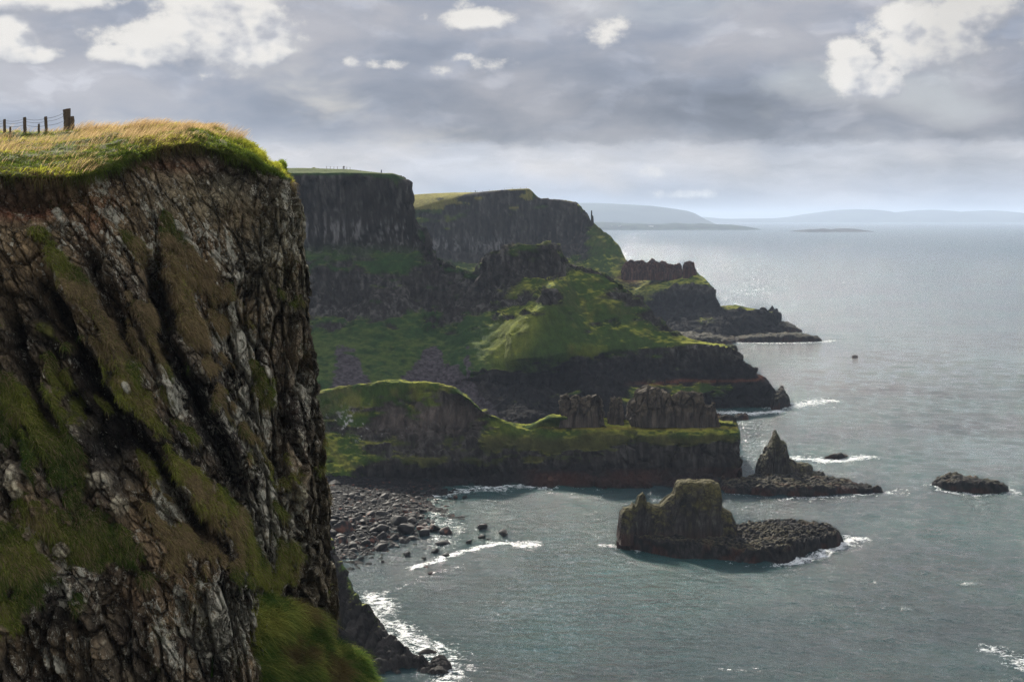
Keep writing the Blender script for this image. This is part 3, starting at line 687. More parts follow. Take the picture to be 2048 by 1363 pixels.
    rkc = [[0, .3, .9, .3, 0, .3, .8, .3, 1]] * 3 + [[0, .6, 1, .3, 0, .3, .8, .3, 1]] * 4 + [[.3, .8, 1, .1, 0, .3, .8, .3, 1], [.5, .6, .5, .1, .1, .3, .8, .3, 1], [.3, .2, .1, .2, 0, .2, .8, .3, 1],
          [.2, .2, .2, .1, 0, .2, .8, .2, 1], [.4, .3, .2, .2, 0, .3, .9, .2, 1], [.3, .4, .2, .1, 0, .5, 1, .8, 1], [.3, .1, 0, 0, 0, .8, 1, .8, 1], [.3, 0, 0, 0, 0, .9, 1, .4, 1], [.3, 0, 0, 0, .3, .9, 1, .5, 1], [.6, .9, 1, 1, 1, 1, 1, .6, 1],
          [.2, .1, .1, .1, .1, .3, .5, .9, 1], [.1, .1, .1, .1, .1, .2, .6, 1, 1], [.2, .2, .2, .2, .3, .4, .8, 1, 1], [.5, .5, .5, .5, .6, .8, 1, 1, 1], [1, 1, 1, 1, 1, 1, 1, 1, 1]]
    rows = [[np.append(P(*cols[c][r]), rkc[c][r]) for c in range(len(cols))] for r in range(9)]
    bot = []
    for q in rows[-1]:
        q[2] = max(q[2], .3); b = q.copy(); b[1] -= 5; b[2] = -4; bot.append(b)
    rows.append(bot)
    n = len(cols)
    dz1 = [0, 0, 0, 0, 0, 0, 0, -1, -8, -12] + [-12] * (n - 10); dz2 = [0, 0, 0, 0, -4, -8, -10, -40, -70, -80] + [-60] * (n - 10)
    rows = auto_back(rows[0], 30, dz1, 160, dz2) + rows
    wrap_right(rows, 15, 50, 10, 5)
    def rockm(co, px, py, ch):
        n1 = fbm(co / np.array([14., 14., 4.]), 4, seed=205)
        return sst(ch[:, 0] + n1 * .36 + fbm(co / 50., 2, seed=206) * .18, .36, .62)
    def disp(co, n, px, py, ch):
        rock = rockm(co, px, py, ch)
        d, j, _ = rock_disp(co, 5.5, 3.2, 230, rock)
        soft = fbm(co / 30., 4, seed=231) * 2.2 + fbm(co / 8., 3, seed=232) * .7
        return (d + soft) * (.2 + .8 * np.maximum(sst(py, 392, 425), sst(px, 1150, 1200)))
    def paint(co, n, px, py, ch, d):
        rock = rockm(co, px, py, ch)
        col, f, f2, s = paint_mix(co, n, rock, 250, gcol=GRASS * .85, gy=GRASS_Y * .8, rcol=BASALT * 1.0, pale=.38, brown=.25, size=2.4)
        top = (py < 418) & (px < 1065) & (rock < .5)
        col = lerp(col, np.array([.20, .16, .045]), top * .6)
        pl = np.exp(-((py - 490) / 14.) ** 2) * sst(px, 1060, 1000) * sst(s, -.1, .5)
        col = lerp(col, np.array([.22, .21, .21]), pl * .5)
        band = sst(py, 570, 600) * sst(px, 1240, 1320) * rock
        col = lerp(col, BASALT_D * (1 + .3 * f2[:, None]), band * .85)
        red = np.exp(-(((px - 1262) / 24) ** 2 + ((py - 556) / 10) ** 2)) + np.exp(-(((py - 553 + (px - 1300) * .09) / 4.5) ** 2)) * sst(px, 1240, 1260) * sst(px, 1390, 1370) * .6
        col = lerp(col, RED, np.clip(red, 0, 1) * .8)
        return col, rock
    return headland('headland', rows, 1.0, M_far, paint, disp, 'farthest headland with long columnar cliffs falling to a low rocky point')
FARH = bld_farhead()

# ------------------------------------------------------------------ dark toe of the cliff between us and the beach
def bld_toe():
    ridge = [(480, 960, 312), (600, 1045, 306), (662, 1092, 302), (684, 1128, 299), (697, 1160, 297), (702, 1184, 294), (738, 1206, 291), (757, 1240, 288), (768, 1268, 286), (800, 1274, 284), (842, 1302, 281), (868, 1320, 279), (892, 1342, 277)]
    rows = []
    for t, dy in ((0, 0), (1, 2), (2, 8), (3, 16)):
        r = []
        for k, (px, py, Y) in enumerate(ridge):
            q = P(px, py, Y)
            z = q[2]
            if t: q = q + np.array([-.02 * dy * 0, -dy * (1 + .4 * math.sin(k * 1.7)), 0]); q[2] = z - [0, .18, .62, 1.0][t] * (z + 4)
            g = [.15, .9, 1, 1][t]
            if t == 0 and k in (5, 6, 7, 8): g = 0.0
            r.append(np.append(q, g))
        rows.append(r)
    rows = auto_back(rows[0], 5, -4, 16, -30) + rows
    wrap_right(rows, 5, 12, 4, 2)
    def disp(co, n, px, py, ch):
        d, j, _ = rock_disp(co, 2.0, 1.6, 330, np.ones(len(co)))
        return d + fbm(co / 5., 4, seed=331) * .9
    def paint(co, n, px, py, ch, d):
        nz = n[:, 2]
        rock = 1 - sst(nz + ch[:, 0] * -.7 + fbm(co / 3., 3, seed=335) * .3, .35, .6) * sst(co[:, 2], 5, 8)
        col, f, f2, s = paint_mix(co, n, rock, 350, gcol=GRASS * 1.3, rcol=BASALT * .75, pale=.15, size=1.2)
        return col, rock
    return headland('headland', rows, 0.26, M_rock, paint, disp, 'dark rock toe stepping down to the sea beside the foreground cliff')
bld_toe()

# ------------------------------------------------------------------ foreground cliff
def brush(px, py, items):
    r = np.zeros(len(px), np.float32)
    for (x, y, rx, ry, sh, a) in items:         # sh: lean, px of x per px of y
        u = (px - x - sh * (py - y)) / rx; v = (py - y) / ry
        r = np.maximum(r, a * np.exp(-(u * u + v * v)))
    return r
def bld_fg():
    # rows of (px, py, Y, rock) ; columns left to right, the last ones turn round the corner
    ridge = [(-420, 262, 104), (-200, 262, 103), (0, 266, 101), (90, 268, 99), (180, 262, 97), (270, 258, 95), (350, 254, 94), (420, 257, 93), (478, 276, 92), (520, 300, 91), (542, 324, 90.5)]
    topm = [(-420, 300, 80), (-200, 300, 80), (0, 300, 80), (90, 298, 81), (180, 290, 83), (255, 276, 85.5), (340, 268, 87), (410, 268, 88), (470, 287, 88.5), (514, 311, 88.8), (543, 338, 89.2)]
    lip = [(-420, 352, 63), (-200, 352, 63), (0, 345, 64), (90, 350, 65), (180, 343, 67), (246, 318, 72), (310, 292, 77), (385, 284, 80.5), (452, 304, 83), (506, 328, 85.5), (546, 356, 88)]
    und = [(-420, 392, 64), (-200, 392, 64), (0, 385, 65), (90, 386, 66), (180, 378, 68), (250, 352, 72.5), (312, 326, 77.5), (388, 312, 81), (458, 332, 83.5), (522, 356, 86), (556, 384, 88)]
    rows = [ridge, topm, lip, und,
        [(-420, 470, 60), (-200, 470, 60), (0, 470, 61.5), (90, 470, 63), (180, 470, 65.5), (265, 460, 70), (340, 450, 75), (410, 440, 79), (480, 440, 82), (550, 440, 85), (566, 440, 88)],
        [(-420, 580, 57), (-200, 580, 57), (0, 580, 59), (100, 580, 61), (200, 580, 64), (290, 575, 68.5), (365, 565, 73.5), (430, 560, 78), (495, 560, 81.5), (560, 560, 84.8), (574, 560, 88)],
        [(-420, 720, 54), (-200, 720, 54), (0, 720, 56.5), (110, 720, 59), (220, 720, 62.5), (315, 720, 67), (395, 715, 72), (455, 710, 77), (515, 710, 81), (575, 710, 84.6), (598, 700, 88)],
        [(-420, 860, 51), (-200, 860, 51), (0, 860, 54), (120, 860, 57), (240, 860, 61), (340, 860, 65.5), (420, 860, 70.5), (480, 860, 76), (535, 860, 80.5), (590, 860, 84.4), (622, 860, 88)],
        [(-420, 1000, 48.5), (-200, 1000, 48.5), (0, 1000, 51.5), (125, 1000, 55), (250, 1000, 59), (355, 1000, 63), (440, 1000, 68.5), (500, 1000, 75), (550, 1000, 80), (600, 1000, 84.2), (640, 1000, 88)],
        [(-420, 1150, 46), (-200, 1150, 46), (0, 1150, 49), (130, 1150, 52.5), (260, 1150, 56.5), (370, 1150, 60.5), (460, 1150, 66), (520, 1160, 73.5), (565, 1165, 79.5), (610, 1170, 84), (646, 1180, 88)],
        [(-420, 1290, 44.5), (-200, 1290, 44.5), (0, 1290, 47.5), (130, 1290, 51), (265, 1290, 55), (380, 1290, 59), (475, 1290, 64.5), (535, 1300, 72.5), (575, 1310, 79), (615, 1315, 83.8), (650, 1320, 88)],
        [(-420, 1480, 42.5), (-200, 1480, 42.5), (0, 1480, 45.5), (130, 1480, 49), (270, 1480, 53), (388, 1480, 57), (485, 1480, 62.5), (545, 1490, 71.5), (585, 1500, 78.6), (620, 1500, 83.6), (654, 1500, 88)]]
    rows = [[(a, b, 88 - (88 - Y) * .60 if Y < 88 else Y) for a, b, Y in r] for r in rows]
    for i in range(3, len(rows)):
        sx = 24 if i < 5 else (12 if i == 5 else (0 if i < 9 else 4)); a, b, Y = rows[i][-1]; rows[i][-1] = (a + sx, b, Y); a, b, Y = rows[i][-2]; rows[i][-2] = (a + sx / 2, b, Y)
    for i, sh_ in ((0, 6), (1, 8), (2, 14)): a, b, Y = rows[i][-1]; rows[i][-1] = (a + sh_, b, Y)
    W = [[P(*q) for q in r] for r in rows]
    back1 = []; back0 = []
    for k, q in enumerate(W[0]):
        a = q.copy(); a[1] += 12; a[0] += -3 if k > 6 else 0; a[2] += -.6 - .4 * (k > 6) * (k - 6); back1.append(a)
        b = q.copy(); b[1] += 60; b[0] += -25 if k > 5 else -8; b[2] += -1.5 - .8 * (k > 6) * (k - 6); back0.append(b)
    W = [back0, back1] + W
    # channel: how much the row is cliff face (0 = turf on top)
    face = [0, 0, 0, 0, 0.15, .9] + [1] * 10
    W = [[np.append(q, [face[i]]) for q in r] for i, r in enumerate(W)]
    for i, r in enumerate(W):
        q = r[-1]
        a = q.copy(); a[0] -= .6; a[1] += 6; r.append(a)
        b = q.copy(); b[0] -= 8; b[1] += 26; r.append(b)
    A = loft(W, 0.07, 0.07)
    nr, nc = A.shape[:2]
    co = A[..., :3].reshape(-1, 3); face = A[..., 3].reshape(-1)
    n = gnormals(A).reshape(-1, 3)
    fl = np.mean(np.sum(n * (np.array([0, 0, HC]) - co), 1)) < 0
    if fl: n = -n
    px, py = proj(co)
    px = np.clip(px, -600, 900)
    f0 = fbm(co / 3.0, 4, seed=401); f1 = fbm(co / .8, 4, seed=402); fb = fbm(co / 8., 3, seed=403)
    # ribs that lean down to the right, sharp on their lower left side
    ax = co[:, 0] + .62 * (co[:, 2] - 90) + .20 * (co[:, 1] - 78)
    ph = ax / 3.1 + fb * .75 + f0 * .18
    t = ph - np.floor(ph)
    saw = np.where(t < .22, sst(t, 0, .22), 1 - sst(t, .22, 1.0))          # gully edge then gentle turf ramp
    gully = np.exp(-((t - .03) / .10) ** 2) + np.exp(-((t - 1.02) / .09) ** 2)
    ribw = brush(px, py, [(150, 760, 300, 260, 0, 1), (350, 760, 200, 300, .3, 1), (430, 620, 120, 150, 0, .8)]) * face
    cellid = np.floor(ph); ramp = _h01(cellid.astype(np.int64), cellid.astype(np.int64) * 0, cellid.astype(np.int64) * 0, 5)
    rampgate = sst(fbm(np.stack([cellid * 7.7, co[:, 2] / 7., cellid], 1), 2, seed=414), -.45, .15)
    # two long ribs: dark gully on the lower left, crest, then a grassy ramp
    ribd = np.zeros(len(px), np.float32); ribg = ribd.copy(); ribgul = ribd.copy()
    for pts, a in (([(100, 540), (150, 650), (210, 760), (272, 850), (335, 935), (400, 1015), (445, 1100)], 1.0), ([(318, 500), (335, 600), (352, 680), (400, 770), (452, 860), (482, 940), (500, 1010)], .9), ([(30, 600), (60, 720), (105, 820), (150, 900)], .6), ([(180, 480), (215, 560), (262, 660), (300, 740)], .5)):
        ys = [q_[1] for q_ in pts]; xl = np.interp(py, ys, [q_[0] for q_ in pts]) + fbm(co / 2.2, 3, seed=461) * 10
        al_ = sst(py, ys[0], ys[0] + 50) * (1 - sst(py, ys[-1] - 70, ys[-1])) * a
        s_ = px - xl; gw = 34 + 12 * f0
        ribd += al_ * (-2.0 * sst(s_, -gw - 14, -gw + 8) * (1 - sst(s_, -9, 2)) + 1.0 * sst(s_, -6, 4) * (1 - sst(s_, 8, 95)))
        ribg = np.maximum(ribg, al_ * sst(s_, 6 + 8 * f1, 20) * (1 - sst(s_, 46, 80))); ribgul = np.maximum(ribgul, al_ * sst(s_, -gw - 6, -gw + 8) * (1 - sst(s_, -10, 0)))
    # turf on the face
    al = (co[:, 0] * .55 - co[:, 2]) ; ac = co[:, 0] * .85 + co[:, 2] * .53
    stre = fbm(np.stack([ac / .9, al / 5.5, co[:, 1] / 4.], 1), 4, .55, seed=415)
    wx = fbm(co / 2.6, 3, seed=416) * 46; wy = fbm(co / 2.6 + 7, 3, seed=417) * 46
    px0, py0 = px, py; px = px + wx * face; py = py + wy * face
    grass = brush(px, py, [(80, 880, 170, 120, .2, 1), (200, 1090, 260, 100, 0, .95), (40, 1120, 110, 150, 0, .9), (390, 930, 60, 190, .35, 1), (330, 1060, 140, 80, 0, .7), (500, 1120, 90, 90, .7, .9),
                           (200, 760, 40, 160, .62, .9), (300, 900, 45, 160, .6, .95), (370, 820, 60, 130, .35, .6), (20, 780, 60, 60, 0, .8), (480, 800, 26, 150, .2, .65), (420, 660, 60, 120, .5, .7), (250, 650, 90, 80, 0, .75),
                           (150, 1200, 160, 60, 0, .6), (20, 640, 50, 60, 0, .5), (220, 560, 60, 60, 0, .45), (360, 540, 60, 70, 0, .4), (560, 800, 16, 120, .1, .3), (430, 1110, 70, 70, .2, .9)])
    ramp_g = sst(saw, .25, .8) * (t > .2) * ribw * rampgate
    gm = np.maximum(grass * (0.62 + .38 * ramp_g), ramp_g * .62)
    gm = gm + f0 * .20 + f1 * .12 + stre * .42 - gully * .35 * ribw
    gul = brush(px, py, [(185, 775, 30, 110, .78, 1.2), (325, 610, 28, 75, .3, 1.1), (345, 740, 18, 60, .3, .9), (415, 820, 20, 60, .4, 1), (245, 870, 32, 36, .5, 1.1), (90, 620, 16, 60, .6, .8), (40, 900, 14, 60, .3, .7), (540, 900, 9, 70, .1, .9), (470, 1180, 12, 60, .1, .7)])
    gm = gm + .06 * brush(px, py, [(230, 850, 300, 330, 0, 1)]) - gul * 1.1
    gm = np.maximum(gm, ribg * (.58 + .5 * f0 + .35 * f1)) - ribgul * .9
    gul = np.maximum(gul, ribgul)
    gm = sst(gm + fbm(co / .28, 2, seed=419) * .10, .30, .48) * sst(face, .5, .9)
    low = sst(py, 1165 + 30 * f0, 1215 + 30 * f0) * sst(px, 330, 380) + sst(py, 1225 + 40 * f0, 1265 + 40 * f0)
    gm = gm * (1 - np.clip(low, 0, 1) * .93)
    colz = sst(px + 30 * f0, 440, 500) * (1 - brush(px, py, [(500, 1120, 60, 60, .7, 1)]))     # the upright columns of the right hand third
    gm = gm * (1 - .8 * colz * (1 - sst(stre + f0 * .4, .35, .7)))
    px, py = px0, py0
    gm = gm * (1 - sst(ridged((co + np.stack([.50 * (1 - colz) * (co[:, 2] - 90), 0 * colz, 0 * colz], 1)) / np.array([1.5, 4., 7.5]), 4, .55, seed=437), .80, .92) * .8 * sst(f1 + f0, -.3, .3))
    gm = np.where(face < .5, 1.0, gm)
    rock = 1 - gm
    lowc = np.clip(low, 0, 1)
    # blocks
    q = co.copy(); q[:, 0] = q[:, 0] + .50 * (1 - colz) * (co[:, 2] - 90) + f0 * .12
    qa = q / np.array([.80, 1.6, 1.9]) + (f1 * .05)[:, None]
    wa1, wa2, ida = worley(qa, 411)
    qb = q / np.array([.40, .7, .62]); wb1, wb2, idb = worley(qb, 421)
    ja = sst(wa2 - wa1, 0, .13); jb = sst(wb2 - wb1, 0, .15)
    vcol = ridged(co / np.array([1.7, 4., 14.]), 3, seed=431)
    big = fbm(co / np.array([5., 6., 9.]), 3, seed=432)
    top = sst(py, 250, 460)
    rib1 = ridged(q / np.array([1.5, 4., 7.5]), 4, .55, seed=437); rib2 = fbm(q / np.array([.40, 1.6, 1.9]), 4, .6, seed=438)
    d = (rib1 - .55) * .85 + rib2 * .14 + (ida - .5) * 1.0 + (ja - 1) * .45 + (idb - .5) * .36 + (jb - 1) * .20 + f1 * .10
    wcw = co + (fbm(co / 4., 2, seed=435) * .15)[:, None]
    wc1, wc2, idc = worley(wcw / np.array([1.25, 1.25, 4.2]), 436, .75)
    cold = ((idc - .5) * 1.3 + (sst(wc2 - wc1, 0, .22) - 1) * .9 + (vcol - .55) * .6) * np.clip(colz + lowc, 0, 1) * 1.45
    d = d * (.55 + .45 * sst(py, 420, 560)) + cold * sst(py, 360, 560)
    d = d * (rock * .8 + .2) * face + big * .75 * face + f0 * .10 * face
    d = d + ribw * rampgate * ((saw - .5) * .8 - gully * .4) + ribd * face
    rub = brush(px, py, [(560, 430, 80, 150, .1, 1), (300, 400, 150, 60, 0, 1)]) * face
    d = d + rub * (np.abs(fbm(co / .35, 4, .6, seed=433)) * .25)
    grasslump = fbm(co / .9, 3, seed=441) * .16 + fbm(co / 2.5, 2, seed=442) * .2
    d = d + gm * grasslump * np.where(face < .5, .9, 1.2)
    # soil undercut just beneath the turf
    cut = brush(py * 0 + px, py, []) if False else np.exp(-((face - .72) / .25) ** 2)
    d = d - cut * .55 * sst(px, 560, 500)
    # deeper hollows and standing-out boulders
    hol = brush(px, py, [(170, 830, 26, 110, .72, 1.5), (330, 620, 20, 90, .35, 1.3), (240, 870, 22, 40, .6, 1.2), (395, 780, 12, 60, .2, 1.1), (40, 400, 70, 14, 0, 1.2), (560, 900, 9, 60, 0, 1), (600, 760, 8, 90, 0, .8), (320, 690, 22, 30, 0, .9), (625, 660, 7, 60, 0, .9)])
    d = d - hol * (1 + .3 * f1) * 1.0 - gul * 1.0 * face
    knob = brush(px, py, [(362, 1005, 26, 40, .1, 1), (330, 960, 22, 18, 0, .8), (350, 800, 14, 44, .3, .9), (325, 750, 12, 30, .4, .8), (255, 780, 14, 24, .3, .6), (240, 1010, 20, 30, 0, .8), (120, 1100, 26, 24, 0, .7), (20, 960, 30, 46, .2, 1), (590, 980, 14, 20, 0, .6), (585, 870, 12, 24, .1, .7), (150, 860, 16, 24, .3, .6), (200, 960, 40, 26, 0, .7)])
    kn = sst(knob + f1 * .12, .35, .5)
    d = d + kn * .5
    gm = gm * (1 - kn); rock = 1 - gm
    fw = sst(face, .4, 1.)[:, None] * .72
    dv = n * (1 - fw) + np.array([-.05, -1.0, .12]) * fw
    co2 = co + dv * d[:, None]
    co2[:, 0] += ((ida - .5) * .55 + fbm(co / 1.1, 4, .6, seed=471) * .22 + fbm(co / 6.5, 2, seed=472) * .45) * sst(px, 560, 602) * sst(face, .3, 1)
    A2 = co2.reshape(nr, nc, 3); n2 = gnormals(A2).reshape(-1, 3) * (-1 if fl else 1)
    # ---- albedo
    s1 = fbm(q / np.array([.5, 1.5, 2.2]), 4, seed=451); s2 = fbm(co / .35, 4, .6, seed=452)
    base = lerp(BASALT * 1.0, np.array([.115, .095, .072]), sst(f0 + s1 * .5, -.6, .8))
    base = lerp(base, np.array([.125, .085, .050]), sst(fb + f0 * .4, -.1, .8) * .6)
    tan = brush(px, py, [(60, 520, 90, 110, 0, 1), (150, 600, 110, 110, .3, .8), (240, 480, 80, 60, 0, .5), (60, 1300, 120, 60, 0, .5), (130, 730, 80, 60, 0, .5)])
    base = lerp(base, np.array([.150, .108, .065]) * (1 + .35 * f1[:, None]), np.clip(tan + f0 * .2, 0, 1) * .75)
    redm = brush(px, py, [(40, 412, 95, 24, 0, 1), (200, 408, 40, 20, 0, .5), (340, 330, 80, 14, -.3, .45), (190, 440, 30, 30, 0, .5)])
    base = lerp(base, np.array([.115, .045, .028]), np.clip(redm * 1.2 + f1 * .1, 0, 1) * .9)
    dull = brush(px, py, [(570, 480, 90, 130, 0, 1), (400, 400, 150, 60, 0, .8)])
    base = lerp(base, np.array([.115, .108, .080]) * (1 + .5 * s2[:, None]), np.clip(dull, 0, 1) * .7)
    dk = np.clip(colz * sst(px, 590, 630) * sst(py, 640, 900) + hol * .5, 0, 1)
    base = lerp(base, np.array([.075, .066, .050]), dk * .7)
    lreg = brush(px, py, [(300, 470, 120, 110, .3, .55), (430, 560, 90, 120, .3, .75), (480, 700, 60, 120, .3, 1), (500, 840, 60, 140, .15, 1), (540, 1050, 60, 110, .1, 1.1), (440, 1250, 130, 90, 0, 1.15), (560, 1270, 40, 110, 0, .9), (330, 1280, 60, 60, 0, .9),
                          (130, 500, 40, 90, .2, .6), (130, 450, 60, 50, 0, .7), (200, 380, 50, 18, 0, .6), (350, 790, 30, 60, .3, .95), (340, 990, 50, 60, 0, 1.1), (90, 1180, 100, 60, 0, .6), (570, 450, 60, 120, 0, .55), (100, 1310, 60, 60, 0, .6), (250, 780, 24, 60, .4, .8), (600, 800, 30, 120, 0, .6)])
    ln = s2 * .55 + f1 * .45 + s1 * .5 + fbm(co / .15, 2, seed=453) * .22
    edge = (idb - .5) * .5 + (ida - .5) * .5
    L = sst(ln + edge + lreg * 1.25, .98, 1.30) * rock * face
    L = np.maximum(L, kn * sst(ln, -.5, .0) * .9)
    lc = lerp(np.array([.40, .37, .31]), np.array([.27, .28, .22]), sst(f0 + f1 * .5, -.3, .5))
    lc = lerp(lc, np.array([.26, .29, .26]), sst(py, 560, 440) * .8)
    base = lerp(base, lc, L * (.25 + .25 * jb * ja))
    base = lerp(base, BASALT_D * 1.2, np.clip(gul * 1.2, 0, .85))  # shade of the gullies painted in as darker rock
    base = base * (.6 + .4 * (ja * jb))[:, None] * np.array([2.3, 2.15, 1.8]) * (1.0 - .25 * tan[:, None])            # darker along the joints
    yl = .55 * ribg + brush(px, py, [(300, 900, 60, 260, .62, 1), (430, 1080, 80, 140, .5, 1), (390, 940, 60, 100, .3, 1)])
    gcol = lerp(np.array([.034, .058, .012]), np.array([.11, .12, .020]), sst(f0 + f1 * .3 + yl * .8, -.3, .9))
    bz = .35 * ribg + brush(px, py, [(230, 640, 150, 100, .3, 1), (440, 720, 70, 150, .3, .9), (410, 1110, 110, 60, .4, 1), (330, 560, 160, 70, 0, 1), (480, 1000, 30, 120, 0, .7), (230, 1180, 120, 50, 0, .6), (200, 1000, 90, 40, 0, .4)])
    bm = sst(bz * 1.0 + f0 * .5 + fb * .3, .22, .75)
    gcol = lerp(gcol, np.array([.125, .085, .046]) * (1 + .3 * f1[:, None]), bm * .85)
    col = lerp(base, gcol, gm)
    topm_ = sst(face, .5, .2)
    turf = lerp(np.array([.075, .085, .016]), np.array([.17, .13, .045]), sst(f0 + (270 - py) / 60., -.6, .6))
    col = lerp(col, turf, topm_)
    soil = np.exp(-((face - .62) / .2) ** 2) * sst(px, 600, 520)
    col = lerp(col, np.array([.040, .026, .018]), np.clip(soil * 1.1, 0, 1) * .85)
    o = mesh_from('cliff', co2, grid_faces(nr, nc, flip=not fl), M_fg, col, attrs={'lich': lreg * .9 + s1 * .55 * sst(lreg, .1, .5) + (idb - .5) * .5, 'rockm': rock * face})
    tag(o, 'sheer foreground cliff of lichened basalt with grassy ledges and a turf top', 'cliff', kind='structure')
    return dict(gul=gul, co=co2, n=n2, px=px, py=py, gm=gm, face=face, bm=bm, f0=f0, f1=f1, fb=fb, yl=yl, nr=nr, nc=nc)
FG = bld_fg()

# ------------------------------------------------------------------ grassy bank below the corner of the cliff
def bld_bank():
    edge = [(470, 1130, 74), (516, 1172, 75), (560, 1188, 76), (600, 1215, 77), (640, 1250, 78), (680, 1285, 79), (712, 1318, 79.5), (735, 1356, 80), (760, 1400, 80), (790, 1450, 80)]
    edge = [(a - 14, b + 10, Y + 4.5) for a, b, Y in edge]
    rows = []
    for t, (dx, dy, dz) in enumerate([(0, 0, 0), (-.3, -1.2, -.8), (-1.2, -4.5, -3.8), (-2.4, -8, -8.5), (-3.5, -11, -14)]):
        rows.append([P(*e) + np.array([dx, dy, dz]) for e in edge])
    b1 = [q + np.array([-.2, 3.0, -1.2]) for q in rows[0]]; b0 = [q + np.array([-1, 9, -9]) for q in rows[0]]
    A = loft([b0, b1] + rows, .10)
    nr, nc = A.shape[:2]; co = A.reshape(-1, 3); n = gnormals(A).reshape(-1, 3)
    fl = np.mean(np.sum(n * (np.array([0, 0, HC]) - co), 1)) < 0
    if fl: n = -n
    d = fbm(co / 2.4, 4, seed=501) * .85 + fbm(co / .8, 3, seed=502) * .28
    co2 = co + n * d[:, None]; px, py = proj(co2)
    f = fbm(co / 1.6, 4, seed=503)
    col = lerp(np.array([.035, .070, .012]), np.array([.10, .12, .020]), sst(f, -.5, .7))
    br = sst(fbm(co / 2.5, 3, seed=504) + sst(px, 690, 740) * .5, .25, .6)
    col = lerp(col, np.array([.09, .062, .03]), br * .8)
    o = mesh_from('bank', co2, grid_faces(nr, nc, flip=not fl), M_bank, col)
    tag(o, 'steep bright green grassy bank running down beside the foreground cliff', 'bank', kind='structure')
    return dict(co=co2, n=gnormals(co2.reshape(nr, nc, 3)).reshape(-1, 3) * (-1 if fl else 1), br=br, f=f, px=px, py=py)
BANK = bld_bank()

# ------------------------------------------------------------------ grass blades
def blades(name, base, dirs, length, width, col, mat, label, cat='grass', seed=0, droop=None):
    rng = np.random.RandomState(seed)
    N_ = len(base); dirs = dirs / np.linalg.norm(dirs, axis=1, keepdims=True)
    side = np.cross(dirs, rng.normal(size=(N_, 3))); side /= np.linalg.norm(side, axis=1, keepdims=True) + 1e-9
    L = length[:, None]; w = side * width[:, None]
    bend = droop if droop is not None else np.zeros((N_, 3))
    b = base - dirs * .05
    m1 = b + dirs * L * .5 + bend * L * .12; m2 = b + dirs * L * .82 + bend * L * .40; tip = b + dirs * L + bend * L * .75
    co = np.stack([b - w, b + w, m1 - w * .8, m1 + w * .8, m2 - w * .5, m2 + w * .5, tip], 1).reshape(-1, 3)
    i = np.arange(N_)[:, None] * 7
    f = np.concatenate([i + [0, 1, 3, 2], i + [2, 3, 5, 4], np.concatenate([i + [4, 5, 6], np.full((N_, 1), -1)], 1)], 0)
    order = np.arange(len(f)).reshape(3, N_).T.ravel(); f = f[order]
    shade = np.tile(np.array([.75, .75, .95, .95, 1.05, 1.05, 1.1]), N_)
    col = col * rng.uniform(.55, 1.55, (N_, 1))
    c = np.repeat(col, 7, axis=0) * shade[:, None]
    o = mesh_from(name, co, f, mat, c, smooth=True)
    return tag(o, label, cat, kind='stuff')

